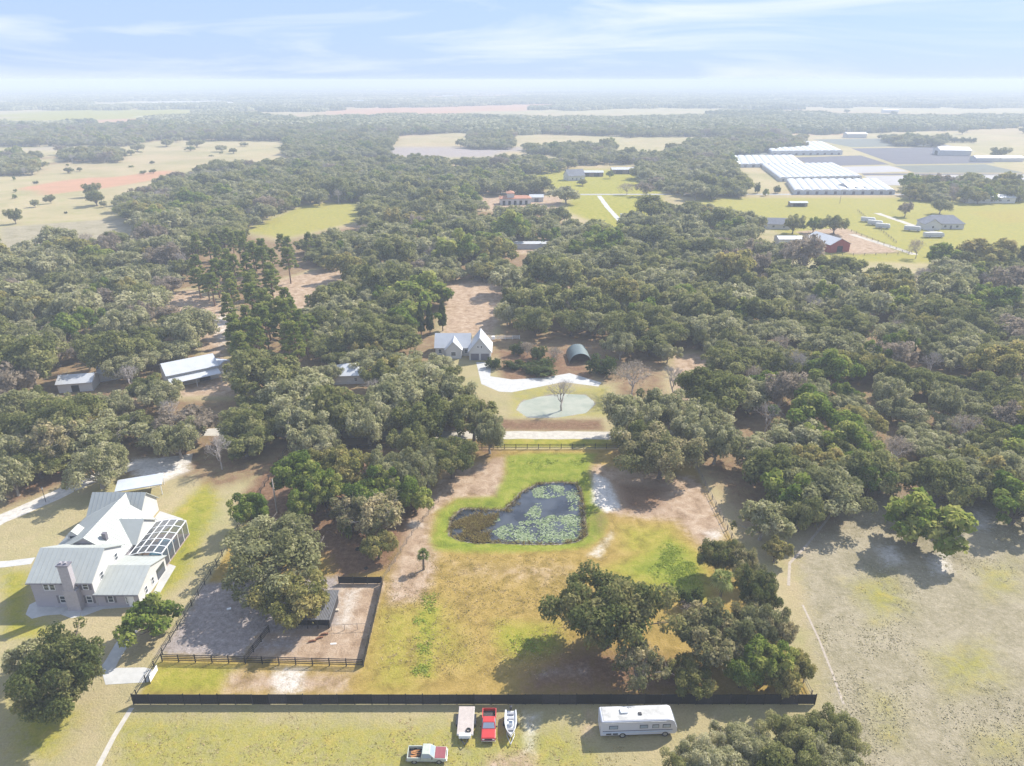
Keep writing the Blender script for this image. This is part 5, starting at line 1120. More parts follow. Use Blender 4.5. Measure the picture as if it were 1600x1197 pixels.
for i in range(k): F_ += [(i, i + 1, n1 + i + 1, n1 + i), (2 * n1 + i + 1, 2 * n1 + i, 3 * n1 + i, 3 * n1 + i + 1), (i + 1, i, 2 * n1 + i, 2 * n1 + i + 1), (n1 + i, n1 + i + 1, 3 * n1 + i + 1, 3 * n1 + i)]
F_ += [(0, n1, 3 * n1, 2 * n1), (k, k + 2 * n1, k + 3 * n1, k + n1)]
MB().add(V_, F_).build('corrugated_roof', RUSTROOF, t)

# ---- a plain house or shed
def house(name, label, cat, u, v, rot, L, W_, eave, ridge, wall_m, roof_m, wins=(), doors=(), hipped=False, group=None, lean=None, ov=0.5):
    x, y = G(u, v); t = thing(name, label, cat, (x, y, 0), rot, group)
    if hipped:
        MB().box(-L / 2, L / 2, -W_ / 2, W_ / 2, 0, eave - 0.17).build('wall', wall_m, t); hip(t, -L / 2, L / 2, -W_ / 2, W_ / 2, eave, ridge, roof_m, ov)
    else: gable(t, -L / 2, L / 2, -W_ / 2, W_ / 2, eave, ridge, 'x', wall_m, roof_m, ov)
    for side, a, z, w, h in wins: window(t, side, a, z, w, h, {'S': -W_ / 2, 'N': W_ / 2, 'W': -L / 2, 'E': L / 2}[side])
    for side, a, w, h, m in doors: door(t, side, a, w, h, {'S': -W_ / 2, 'N': W_ / 2, 'W': -L / 2, 'E': L / 2}[side], m, handle=w < 1.5)  # near-black ones are flat panels painted as shaded openings
    if lean:
        d, z = lean
        MB().slab([(-L / 2, -W_ / 2 - d, z - 0.6), (L / 2, -W_ / 2 - d, z - 0.6), (L / 2, -W_ / 2 - 0.02, z), (-L / 2, -W_ / 2 - 0.02, z)], 0.1).build('lean_to_roof', roof_m, t)
        for a in (-L / 2 + 0.2, 0, L / 2 - 0.2): MB().cbox(a, -W_ / 2 - d + 0.2, (z - 0.72) / 2, 0.15, 0.15, z - 0.72).build('post', wall_m, t)
    return t
# white gabled house with its garage
t = thing('gabled_house', 'white house with a steep gabled garage and pale metal roof', 'house', (*G(750, 563), 0))
gable(t, -3.4, 3.4, 0, 9.0, 3.1, 7.4, 'y', WHITEWALL, WHITEROOF, 0.5)
for a in (-1.6, 1.6): door(t, 'S', a, 2.6, 2.2, 0, SHUT, name='garage_door', handle=False)
for a in (-0.55, 0.55): window(t, 'S', a, 4.5, 0.6, 1.0, 0.0)
gable(t, -14.5, -3.42, 4.0, 12.0, 3.0, 6.2, 'x', WHITEWALL, WHITEROOF, 0.5); gable(t, -11.0, -6.0, 1.5, 8.5, 3.05, 5.6, 'y', WHITEWALL, WHITEROOF, 0.4)
for a in (-13, -4.6): window(t, 'S', a, 1.6, 1.1, 1.4, 4.0)
window(t, 'S', -8.5, 1.6, 1.6, 1.4, 1.5); MB().cbox(3.9, 12.5, 3.2, 1.0, 1.0, 1.0).build('cupola', WHITE, t)
# arched shelter
t = thing('arched_shelter', 'green-grey half round metal shelter at the end of the drive', 'shelter', (*G(907, 568), 0), 0.05)
R_ = 3.5; arc = [(R_ * math.cos(a), R_ * 0.95 * math.sin(a)) for a in np.linspace(0, math.pi, 19)]; arc2 = [((R_ - 0.12) * math.cos(a), (R_ - 0.12) * 0.95 * math.sin(a)) for a in np.linspace(math.pi, 0, 19)]
V_, F_ = [], []
for yy in (0, 9.0): V_ += [(p[0], yy, p[1]) for p in arc + arc2]
for i in range(38): F_.append((i, (i + 1) % 38, (i + 1) % 38 + 38, i + 38))
for i in range(18): F_ += [(i, i + 1, 36 - i, 37 - i), (38 + i + 1, 38 + i, 38 + 37 - i, 38 + 36 - i)]
MB().add(V_, F_).build('arched_roof', mat('green_grey_metal', (0.16, 0.20, 0.20), 0.5, 0.2, 0.5, metal=0.3), t, smooth=False)
MB().prism([(p[0] * 0.96, p[1] * 0.96) for p in arc], 8.6, 8.8, 'y').build('back_wall', SHADEIN, t)  # end wall coloured near-black for the shade inside
house('metal_barn', 'big white metal roofed barn in the clearing with a lean-to', 'barn', 298, 590, 0.62, 14, 10, 4.0, 6.0, WHITEWALL, WHITEROOF, (('S', -3, 1.8, 1.2, 1.2),), (('S', 3, 3.0, 2.8, SHADEIN),), lean=(3.5, 3.2))
house('open_barn', 'low grey roofed barn wing next to the white metal barn', 'barn', 334, 580, -0.3, 8, 6, 2.8, 3.6, WHITEWALL, flatm, (), (('S', 0, 5, 2.2, SHADEIN),))
house('small_house', 'small house with a grey hipped metal roof among oaks', 'house', 548, 592, 0.1, 9, 8, 2.8, 5.0, WHITEWALL, WHITEROOF, (('S', 2, 1.5, 1, 1.2),), (), True)
house('garden_shed', 'white roofed shed glimpsed under the oaks by the gravel drive', 'shed', 125, 606, 0.2, 9, 6, 2.8, 4.2, WHITEWALL, WHITEROOF, (), (('S', 0, 2, 2, SHADEIN),))
house('garden_shed', 'pale roofed shed behind the oaks near the metal barn', 'shed', 180, 588, 0.5, 8, 6, 2.8, 4.2, WHITEWALL, WHITEROOF)
# far houses
t = thing('villa', 'white arcaded villa with terracotta tiled roofs in a bare yard', 'house', (*G(806, 320), 0), 0.1)
MB().box(-11, 11, 0, 9, 0, 4.2).build('wall', WHITEWALL, t); hip(t, -11, 11, 0, 9, 4.4, 6.0, TILE, 0.6); MB().box(-6, -1, 1, 8, 4.4, 7.8).build('upper_wall', WHITEWALL, t); hip(t, -6, -1, 1, 8, 7.95, 9.2, TILE, 0.5)
for a in (-8.5, -4.5, -0.5, 3.5, 7.5): door(t, 'S', a, 1.8, 2.8, 0, SHADEIN, name='arch_opening', handle=False)
house('small_garage', 'small white garage beside the terracotta roofed villa', 'garage', 838, 314, 0, 10, 8, 3.2, 4.6, WHITEWALL, WHITEROOF, (), (('S', 0, 3, 2.4, SHUT),))
house('meadow_house', 'white house with dark grey roof in the far green meadow', 'house', 897, 281, 0.35, 16, 11, 4.2, 9.0, WHITEWALL, GREYROOF, (('S', -4, 1.8, 1.4, 1.5), ('S', 4, 1.8, 1.4, 1.5)), (('S', 0, 1.2, 2.2, SHUT),))
house('pole_barn', 'long white roofed open barn beside the meadow house', 'barn', 925, 275, -0.05, 20, 9, 3.6, 4.8, mat('brown_boards', (0.2, 0.15, 0.12), 0.9, 0.2, 1), WHITEROOF, (), (('S', -5, 4, 3, SHADEIN), ('S', 4, 5, 3, SHADEIN)))
house('pole_barn', 'wide white roofed equipment barn at the meadow back', 'barn', 976, 271, 0.02, 26, 10, 4.0, 5.4, MATS['brown_boards'], WHITEROOF, (), (('S', -6, 6, 3.2, SHADEIN), ('S', 5, 6, 3.2, SHADEIN)))
house('low_shed', 'low white roofed shed in a bare clearing of the wood', 'shed', 822, 387, 0.0, 22, 6, 2.6, 3.2, WHITEWALL, WHITEROOF)
house('ranch_house', 'grey shingled hip roofed ranch house in the far pasture', 'house', 1468, 355, -0.05, 22, 12, 3.2, 7.4, WHITEWALL, GREYROOF, (('S', -7, 1.6, 1.6, 1.4), ('S', 0, 1.6, 1.6, 1.4), ('S', 7, 1.6, 1.6, 1.4)), (('S', 3.4, 1.1, 2.1, SHUT),), True)
house('ranch_wing', 'gabled grey roofed wing in front of the ranch house', 'house', 1452, 357, 1.45, 9, 9, 3.2, 6.2, WHITEWALL, GREYROOF, (('W', 0, 1.6, 1.4, 1.4),))
house('red_barn', 'red gabled barn with a white roof beside the sandy paddock', 'barn', 1291, 388, 1.85, 20, 12, 4.2, 7.0, REDWALL, WHITEROOF, (), (('W', 0, 3.4, 3.2, SHADEIN), ('E', 0, 3.4, 3.2, SHADEIN)))
house('metal_shed', 'plain white metal shed beside the red barn', 'shed', 1231, 382, 0.0, 13, 8, 3.6, 4.6, WHITEWALL, WHITEROOF, (), (('S', 2, 3, 2.8, SHUT),))
house('pasture_house', 'grey roofed house with white walls behind the trimmed pasture trees', 'house', 1214, 356, -0.15, 14, 9, 3.0, 5.8, WHITEWALL, GREYROOF, (('S', -3, 1.6, 1.4, 1.3), ('S', 3, 1.6, 1.4, 1.3)))
house('long_shed', 'long white shed beside the meadow road past the greenhouses', 'shed', 1542, 316, 0.0, 34, 10, 4.0, 5.6, WHITEWALL, WHITEROOF, tuple(('S', -12 + 6 * i, 2.0, 2.2, 1.4) for i in range(5)))
house('packing_shed', 'white packing shed standing on the dark nursery beds', 'shed', 1486, 242, -0.15, 34, 22, 6, 9, WHITEWALL, WHITEROOF, (), (('W', 0, 8, 4.5, SHADEIN),))
for i, (u, v, L) in enumerate(((1545, 252, 36), (1575, 252, 26), (1580, 298, 26), (1455, 297, 22), (1330, 298, 16))):
    house('nursery_shed', ['wide white shed behind the nursery beds', 'white shed next to the wide nursery shed', 'white shed under trees by the meadow road', 'white roof among the oaks past the greenhouses', 'small grey shed at the end of the greenhouse row'][i], 'shed', u, v, 0.05 * i, L, 12, 4, 6, WHITEWALL, WHITEROOF)
# far town: white buildings by the horizon
FARB = [(575, 144, 70, 14), (598, 143, 90, 16), (612, 143, 50, 12), (120, 148, 60, 10), (155, 145, 60, 10), (185, 152, 70, 12), (310, 141, 70, 14), (560, 160, 40, 8), (650, 158, 40, 8), (520, 163, 30, 8), (1005, 133.5, 220, 30), (1105, 140, 12, 60), (1390, 176, 40, 9), (1330, 190, 30, 8), (1460, 200, 30, 8), (1335, 215, 30, 8), (1420, 186, 36, 8), (1540, 190, 30, 8), (700, 152, 50, 10), (820, 148, 60, 10), (660, 165, 30, 7), (1210, 150, 60, 10), (1290, 152, 60, 10), (1500, 150, 60, 10)]
for u, v, L, h in FARB:
    x, y = G(u, v); t = thing('distant_building', 'low white building far off before the horizon' if h < 50 else 'thin pale tower far off before the horizon', 'building', (x, y, 0), 0, 'white buildings far off' if h < 50 else None)
    MB().box(-L / 2, L / 2, -8, 8, -1, h * 0.72).build('wall', WHITEWALL, t); MB().prism([(-9, h * 0.72 + 0.05), (9, h * 0.72 + 0.05), (0, h)], -L / 2 - 1, L / 2 + 1, 'x').build('roof', WHITEROOF, t)
# ---- greenhouses: long arched bays side by side
GHW = mat('greenhouse_film', (0.50, 0.51, 0.52), 0.6, 0.12, 0.3)
def greenhouse(label, pa, pb, pc, bays, h=4.0):
    """pa, pb: the near corners in pixels, pc: the far corner over pa"""
    a, b, c = (Vector((*G(*p), 0)) for p in (pa, pb, pc)); L = (b - a).length; rot = math.atan2((b - a).y, (b - a).x); D = (c - a).length
    sh = (c - a).normalized(); t = thing('greenhouse', label, 'greenhouse', a, rot, None)
    lx = (c - a).dot((b - a).normalized()); w = L / bays
    zs = [(w * (0.5 - 0.5 * math.cos(q)), h - 1.2 + 1.2 * math.sin(q)) for q in np.linspace(0, math.pi, 9)]
    prof = [(0, -0.2)] + zs + [(w, -0.2)]
    V_ = [(p[0], 0, p[1]) for p in prof] + [(p[0] + lx, math.sqrt(max(D * D - lx * lx, 1)), p[1]) for p in prof]; k = len(prof)
    me = MB().add(V_, [tuple(range(k)), tuple(range(2 * k - 1, k - 1, -1))] + [((i + 1) % k, i, i + k, (i + 1) % k + k) for i in range(k)]).mesh('bay', GHW)
    dm_ = MB().box(w * 0.35, w * 0.65, -0.12, -0.01, 0.1, 2.4).mesh('door', SHUT)
    for i in range(bays):
        o_ = obj('bay', me, t, (i * w, 0, 0)); obj('door', dm_, o_)
greenhouse('wide white greenhouse range beside the meadow road', (1240, 304), (1398, 304), (1228, 286), 11)
greenhouse('white scalloped greenhouse range in the middle of the nursery', (1218, 284), (1346, 281), (1190, 262), 12)
greenhouse('white greenhouse range by the oak wood edge', (1146, 262), (1256, 261), (1140, 248), 9)
greenhouse('tall white greenhouse at the back of the nursery', (1205, 243), (1316, 242), (1188, 228), 10, 5.5)
BEDD = mat('dark_shade_cloth', (0.085, 0.08, 0.10), 0.9, 0.4, 0.03, stretch=(1, 12, 1)); BEDM = mat('nursery_plants', (0.14, 0.15, 0.12), 0.95, 0.5, 0.06, stretch=(1, 14, 1)); BEDL = mat('pale_ground_cloth', (0.36, 0.34, 0.33), 0.9, 0.3, 0.03, stretch=(1, 12, 1))
for poly, m in (([(1240, 246), (1345, 243), (1390, 257), (1270, 260)], BEDD), ([(1330, 232), (1470, 230), (1555, 255), (1400, 257)], BEDD), ([(1270, 218), (1400, 216), (1460, 228), (1330, 230)], BEDM), ([(1400, 217), (1460, 222), (1530, 238), (1470, 228)], BEDL), ([(1265, 262), (1390, 259), (1420, 268), (1300, 272)], BEDL),
                ([(1395, 259), (1540, 257), (1600, 270), (1430, 270)], BEDM), ([(1350, 275), (1600, 273), (1640, 288), (1370, 290)], BEDL), ([(1140, 236), (1195, 234), (1210, 246), (1150, 246)], BEDM), ([(1345, 271), (1600, 271.5), (1610, 272.5), (1350, 274)], BEDD)):
    sheet('nursery_bed', gp(poly), 0.05, m)
# ---------------------------------------------------------------- vehicles
RUB = mat('tyre_rubber', (0.03, 0.03, 0.03), 0.85, 0.2, 3); RIMM = mat('wheel_rim', (0.55, 0.55, 0.56), 0.35, 0.1, 3, metal=0.7); CHR = mat('chrome', (0.6, 0.6, 0.62), 0.2, 0.05, 2, metal=0.9)
HEADL = mat('lamp_glass', (0.75, 0.74, 0.68), 0.1, 0.05, 2); TAILL = mat('tail_lamp', (0.35, 0.03, 0.03), 0.2, 0.05, 2)
CARGL = mat('car_glass', (0.30, 0.36, 0.42), 0.06, 0.1, 1, spec=0.7)
def wheel(parent, x, y, r=0.37, w=0.25):
    o = MB().cyl((0, -w / 2, 0), r, w, 20, axis='y').mesh('tyre', RUB, bevel=0.03); e = obj('wheel', o, parent, (x, y, r)); MB().cyl((0, -w / 2 - 0.012, 0), r * 0.58, w + 0.024, 14, axis='y').build('rim', RIMM, e); return e
def pickup(label, u, v, rot, paint, hood, L=5.1, W_=1.9, bed_fill=None, stripe=None):
    """local x runs from tail (-) to nose (+)"""
    x, y = G(u, v); t = thing('pickup_truck', label, 'pickup truck', (x, y, 0), rot); h = W_ / 2; f = L / 5.1
    prof = [(-2.55 * f, 0.5), (2.45 * f, 0.42), (2.55 * f, 0.62), (2.5 * f, 0.98), (1.0 * f, 1.08), (-0.75 * f, 1.12), (-0.78 * f, 0.62), (-2.46 * f, 0.62), (-2.46 * f, 0.5)]
    lower = MB().prism([(p[0], p[1]) for p in [(-2.55 * f, 0.45), (2.45 * f, 0.40), (2.55 * f, 0.6), (2.5 * f, 0.92), (1.05 * f, 1.0), (-0.74 * f, 1.02), (-0.74 * f, 0.62), (-2.55 * f, 0.62)]], -h + 0.02, h - 0.02, 'y'); lower.build('body', paint, t, bevel=0.05)
    MB().slab([(1.06 * f, -h + 0.1, 1.04), (2.42 * f, -h + 0.12, 0.96), (2.42 * f, h - 0.12, 0.96), (1.06 * f, h - 0.1, 1.04)], 0.03).build('hood', hood, t, bevel=0.01)
    for s in (-1, 1): MB().cbox(-1.66 * f, s * (h - 0.06), 0.86, 1.78 * f, 0.12, 0.5).build('bed_side', paint, t, bevel=0.03)
    MB().cbox(-2.52 * f, 0, 0.86, 0.07, W_ - 0.26, 0.48).build('tailgate', paint, t, bevel=0.02)
    MB().cbox(-1.62 * f, 0, 0.635, 1.7 * f, W_ - 0.26, 0.02).build('bed_floor', mat('bed_liner', (0.06, 0.055, 0.055), 0.8, 0.3, 3), t)
    c = h - 0.12
    cab = MB().add([(-0.74 * f, -h + 0.03, 1.03), (1.05 * f, -h + 0.03, 1.01), (1.05 * f, h - 0.03, 1.01), (-0.74 * f, h - 0.03, 1.03), (-0.58 * f, -c + 0.06, 1.66), (0.36 * f, -c + 0.06, 1.66), (0.36 * f, c - 0.06, 1.66), (-0.58 * f, c - 0.06, 1.66)], [(3, 2, 1, 0), (4, 5, 6, 7), (0, 1, 5, 4), (1, 2, 6, 5), (2, 3, 7, 6), (3, 0, 4, 7)]).build('cab', paint, t, bevel=0.04)
    def pane(nm, q): MB().slab(q, 0.015).build(nm, CARGL, cab)
    def on(a0, a1, z0, z1): return a0 + (a1 - a0) * z0, a0 + (a1 - a0) * z1
    e = 0.02; zb, zt = 1.09, 1.59; lx = lambda z: 1.05 * f - (z - 1.01) / 0.65 * 0.69 * f; wy = lambda z: (h - 0.03) - (z - 1.02) / 0.64 * ((h - 0.03) - (c - 0.06)); bx_ = lambda z: -0.74 * f + (z - 1.03) / 0.63 * 0.16 * f
    pane('windscreen', [(lx(zb) + e, -wy(zb) + 0.1, zb), (lx(zb) + e, wy(zb) - 0.1, zb), (lx(zt) + e, wy(zt) - 0.1, zt), (lx(zt) + e, -wy(zt) + 0.1, zt)])
    pane('rear_window', [(bx_(zb) - e, wy(zb) - 0.18, zb), (bx_(zb) - e, -wy(zb) + 0.18, zb), (bx_(zt) - e, -wy(zt) + 0.18, zt), (bx_(zt) - e, wy(zt) - 0.18, zt)])
    for s in (-1, 1):
        q = [(-0.5 * f, s * (wy(zb) + e), zb), (0.72 * f, s * (wy(zb) + e), zb), (0.28 * f, s * (wy(zt) + e), zt), (-0.42 * f, s * (wy(zt) + e), zt)]; pane('side_window', q if s < 0 else q[::-1])
        for xx in (1.62 * f, -1.62 * f): wheel(t, xx, s * (h - 0.13))
        MB().cbox(2.53 * f, s * (h - 0.3), 0.74, 0.06, 0.3, 0.16).build('headlight', HEADL, t); MB().cbox(-2.58 * f, s * (h - 0.1), 0.85, 0.03, 0.14, 0.26).build('tail_light', TAILL, t); MB().cbox(0.75 * f, s * (h + 0.1), 1.15, 0.1, 0.2, 0.16).build('mirror', DARKM, t)
    MB().cbox(2.58 * f, 0, 0.48, 0.12, W_ * 0.96, 0.16).build('bumper', CHR, t, bevel=0.03); MB().cbox(-2.62 * f, 0, 0.48, 0.1, W_ * 0.94, 0.14).build('bumper', CHR, t, bevel=0.03); MB().cbox(2.545 * f, 0, 0.74, 0.05, W_ - 0.95, 0.2).build('grille', DARKM, t)
    if bed_fill:
        m = mat('rusty_scrap', (0.42, 0.20, 0.08), 0.95, 0.5, 3); r = random.Random(3)
        for i in range(5):
            nm, lb = ('plank', 'rusty orange plank lying in the old truck bed')
            yaw = r.uniform(-0.3, 0.3); o = MB().cbox(0, 0, 0.04, r.uniform(0.7, 1.3), 0.16, 0.07).build('loose_plank', m); ox, oy = -1.5 * f + r.uniform(-0.15, 0.15), -0.55 + 0.27 * i
            wx = x + ox * math.cos(rot) - oy * math.sin(rot); wy2 = y + ox * math.sin(rot) + oy * math.cos(rot); o.location = (wx, wy2, 0.648); o.rotation_euler.z = rot + yaw; tag(o, lb, 'plank', 'planks in the old truck')
    return t
REDP = mat('red_car_paint', (0.50, 0.045, 0.04), 0.35, 0.12, 1.5, coat=0.4); OLDP = mat('faded_green_paint', (0.42, 0.45, 0.38), 0.6, 0.2, 1.5); MAROON = mat('maroon_hood', (0.25, 0.07, 0.08), 0.6, 0.2, 2); TOOL = mat('white_tool_box', (0.7, 0.7, 0.7), 0.5, 0.1, 2)
pickup('red pickup truck with an open bed parked beside the boat', 764, 1138, -math.pi / 2, REDP, REDP, 4.9, 1.95)
pickup('old pale green pickup truck with a maroon hood and scrap in its bed', 668, 1184, 0.0, OLDP, MAROON, 5.1, 1.95, True)
# flatbed trailer
x, y = G(728, 1136); t = thing('flatbed_trailer', 'pale flat deck trailer with a spare tyre lying on it', 'trailer', (x, y, 0), -math.pi / 2)
for i in range(8): MB().cbox(-0.4, -0.95 + 0.27 * i + 0.005, 0.85, 4.6, 0.262, 0.06).build('plank', mat('pale_deck_boards', (0.45, 0.39, 0.35), 0.9, 0.15, 1.5), t)
MB().cbox(-0.4, 0, 0.74, 4.7, 2.2, 0.14).build('frame', WHITE, t); MB().cbox(2.15, 0, 0.85, 0.5, 1.6, 0.55).build('storage_box', WHITE, t, bevel=0.04)
for s in (-1, 1):
    MB().bar((1.9, s * 0.8, 0.62), (3.3, 0, 0.55), 0.1).build('drawbar', DARKM, t); wheel(t, -0.2, s * 1.26, 0.36, 0.22); wheel(t, -1.0, s * 1.26, 0.36, 0.22); MB().cbox(-0.6, s * 1.26, 0.79, 1.7, 0.3, 0.04).build('mudguard', DARKM, t)
MB().cyl((3.2, 0, 0.0), 0.05, 0.55, 8).build('jack', DARKM, t)
tm_ = bmesh.new(); me = bpy.data.meshes.new('spare_tyre'); N1, N2 = 20, 8
for i in range(N1):
    for j in range(N2): a, b = 2 * math.pi * i / N1, 2 * math.pi * j / N2; tm_.verts.new(((0.29 + 0.09 * math.cos(b)) * math.cos(a), (0.29 + 0.09 * math.cos(b)) * math.sin(a), 0.1 * math.sin(b) + 0.1))
tm_.verts.ensure_lookup_table()
for i in range(N1):
    for j in range(N2): tm_.faces.new([tm_.verts[i * N2 + j], tm_.verts[((i + 1) % N1) * N2 + j], tm_.verts[((i + 1) % N1) * N2 + (j + 1) % N2], tm_.verts[i * N2 + (j + 1) % N2]])
tm_.to_mesh(me); tm_.free(); me.materials.append(RUB); o = obj('spare_tyre', me); o.location = (x + 0.45, y - 1.35, 0.89); tag(o, 'black spare tyre lying on the pale trailer deck', 'tyre')
# boat on its trailer
x, y = G(798, 1138); t = thing('motor_boat', 'small white motor boat with a console, bow towards the old pickup', 'boat', (x, y, 0.0), -math.pi / 2)
V_, F_ = [], []; st = [(-2.2, 0.78, 0.55), (-1.2, 0.85, 0.58), (0.0, 0.85, 0.62), (1.0, 0.68, 0.7), (1.7, 0.38, 0.82), (2.2, 0.04, 0.95)]
for xx, b, zt in st: V_ += [(xx, -b, zt + 0.5), (xx, -b * 0.8, 0.62 if xx < 1.5 else 0.8), (xx, 0, 0.52 if xx < 1.5 else 0.85), (xx, b * 0.8, 0.62 if xx < 1.5 else 0.8), (xx, b, zt + 0.5), (xx, b * 0.8, zt + 0.5), (xx, b * 0.6, 0.8), (xx, -b * 0.6, 0.8), (xx, -b * 0.8, zt + 0.5)]
for i in range(len(st) - 1):
    for j in range(9): F_.append((i * 9 + j, i * 9 + (j + 1) % 9, i * 9 + 9 + (j + 1) % 9, i * 9 + 9 + j))
F_ += [tuple(range(9)), tuple(range(9 * 5 + 8, 9 * 5 - 1, -1))]
MB().add(V_, F_).build('hull', mat('boat_gelcoat', (0.58, 0.58, 0.58), 0.3, 0.06, 1), t)
cs_ = MB().cbox(0.1, 0, 1.1, 0.5, 0.55, 0.55).build('console', WHITE, t, bevel=0.04); MB().slab([(0.36, -0.25, 1.4), (0.36, 0.25, 1.4), (0.22, 0.25, 1.65), (0.22, -0.25, 1.65)], 0.02).build('windscreen', CARGL, cs_)
for xx in (-0.75, -1.6, 1.0): MB().cbox(xx, 0, 0.93, 0.35, 0.8, 0.22).build('seat', mat('grey_vinyl', (0.3, 0.3, 0.32), 0.6, 0.1, 2), t, bevel=0.03)
ob = MB().cbox(-2.42, 0, 1.2, 0.4, 0.32, 0.5).build('outboard_motor', DARKM, t, bevel=0.05); MB().cbox(-2.42, 0, 0.7, 0.16, 0.14, 0.55).build('leg', DARKM, ob)
t2 = thing('boat_trailer', 'galvanised trailer under the white motor boat', 'trailer', (x, y, 0), -math.pi / 2); GALV = mat('galvanised_steel', (0.5, 0.51, 0.52), 0.45, 0.1, 2, metal=0.7)
for s in (-1, 1): MB().bar((-2.0, s * 0.5, 0.42), (1.6, s * 0.5, 0.42), 0.09).build('frame_rail', GALV, t2); MB().bar((1.6, s * 0.5, 0.42), (2.9, 0, 0.42), 0.09).build('drawbar', GALV, t2); wheel(t2, -0.5, s * 0.98, 0.3, 0.18)
MB().bar((-0.5, -0.9, 0.3), (-0.5, 0.9, 0.3), 0.08).build('axle', GALV, t2); MB().cyl((2.85, 0, 0), 0.04, 0.4, 8).build('jack', GALV, t2)
# motorhome
RVP = mat('motorhome_white', (0.55, 0.56, 0.60), 0.4, 0.06, 0.6, coat=0.2); RVR = mat('weathered_white_roof', (0.50, 0.49, 0.46), 0.7, 0.35, 0.8); BLUES = mat('dark_blue_stripe', (0.07, 0.09, 0.16), 0.4, 0.1, 2); PALEBL = mat('pale_blue_band', (0.45, 0.53, 0.64), 0.4, 0.1, 1)
def motorhome(name, label, x, y, rot, L=10.4, W_=2.5, H=3.1, detail=True, cat='motorhome', group=None):
    t = thing(name, label, cat, (x, y, 0), rot, group); h = L / 2; w = W_ / 2
    MB().prism([(-h, 0.5), (h - 0.25, 0.5), (h, 0.9), (h - 0.05, 1.6), (h - 0.55, H - 0.25), (h - 1.0, H), (-h + 0.15, H), (-h, H - 0.15)], -w, w, 'y').build('body', RVP, t, bevel=0.06)
    MB().prism([(-h + 0.25, H + 0.004), (h - 1.1, H + 0.004), (h - 1.3, H + 0.05), (-h + 0.4, H + 0.05)], -w + 0.12, w - 0.12, 'y').build('roof_skin', RVR, t)
    for s in (-1, 1):
        q = s * (w + 0.012)
        MB().cbox(-0.2, q, 1.32, L - 0.9, 0.02, 0.1).build('stripe', BLUES, t)
        if detail:
            MB().cbox(-0.2, q, 1.05, L - 1.0, 0.018, 0.22).build('pale_band', PALEBL, t)
            for a, ww in ((-h + 1.7, 1.2), (0.6, 1.1), (2.2, 0.9), (h - 1.5, 1.1)): fr = MB().cbox(a, q, 2.0, ww, 0.05, 0.62).build('window', DARKM, t); MB().cbox(a, s * (w + 0.042), 2.0, ww - 0.12, 0.012, 0.5).build('pane', CARGL, fr)
            for a in (-h + 1.1, -h + 2.0): MB().cbox(a, q, 0.78, 0.7, 0.03, 0.24).build('vent_grille', DARKM, t)
        for a in (-h + 3.0, h - 1.6): wheel(t, a, s * (w - 0.13), 0.45, 0.28)
        MB().cbox(h - 0.02, s * (w - 0.35), 0.85, 0.08, 0.35, 0.18).build('headlight', HEADL, t)
    MB().slab([(h - 0.02, -w + 0.2, 1.62), (h - 0.02, w - 0.2, 1.62), (h - 0.5, w - 0.2, H - 0.42), (h - 0.5, -w + 0.2, H - 0.42)], 0.03).build('windscreen', CARGL, t)
    if detail:
        for a, b in ((-h + 3.6, 0.55), (0.2, -0.2)): MB().cbox(a, b, H + 0.11, 0.45, 0.45, 0.12).build('roof_vent', DARKM, t, bevel=0.02)
        MB().cbox(-1.9, 0.3, H + 0.17, 1.0, 0.75, 0.24).build('air_conditioner', WHITE, t, bevel=0.04); MB().bar((-h + 0.4, -w - 0.06, H - 0.2), (h - 1.6, -w - 0.06, H - 0.2), 0.1).build('awning', RVR, t)
    return t
motorhome('motorhome', 'long white and pale blue motorhome with a dark stripe under the oaks', 17.1, 70.9, 0.04)
for i, (u, v, L, rot, lab) in enumerate(((980, 341, 9.0, 0.1, 'white camper parked at the end of the meadow drive'), (1356, 347, 8.5, -0.5, 'white camper trailer at the front of the row in the pasture'), (1367, 352, 8.5, -0.5, 'white camper trailer in the middle of the pasture row'), (1379, 357, 8.0, -0.5, 'white camper trailer at the back of the pasture row'), (1458, 371, 11, 0.0, 'long white camper trailer parked in front of the ranch house'), (1425, 361, 9, -0.5, 'white horse trailer beside the ranch drive'))):
    x, y = G(u, v); motorhome('camper', lab, x, y, rot, L, 2.5, 2.9, False, 'camper')
x, y = G(1246, 322); house('hay_shelter', 'small open grey shelter alone in the green pasture', 'shelter', 1246, 322, 0.0, 12, 5, 2.6, 3.2, WOODG, flatm, (), (('S', 0, 8, 2.0, SHADEIN),))
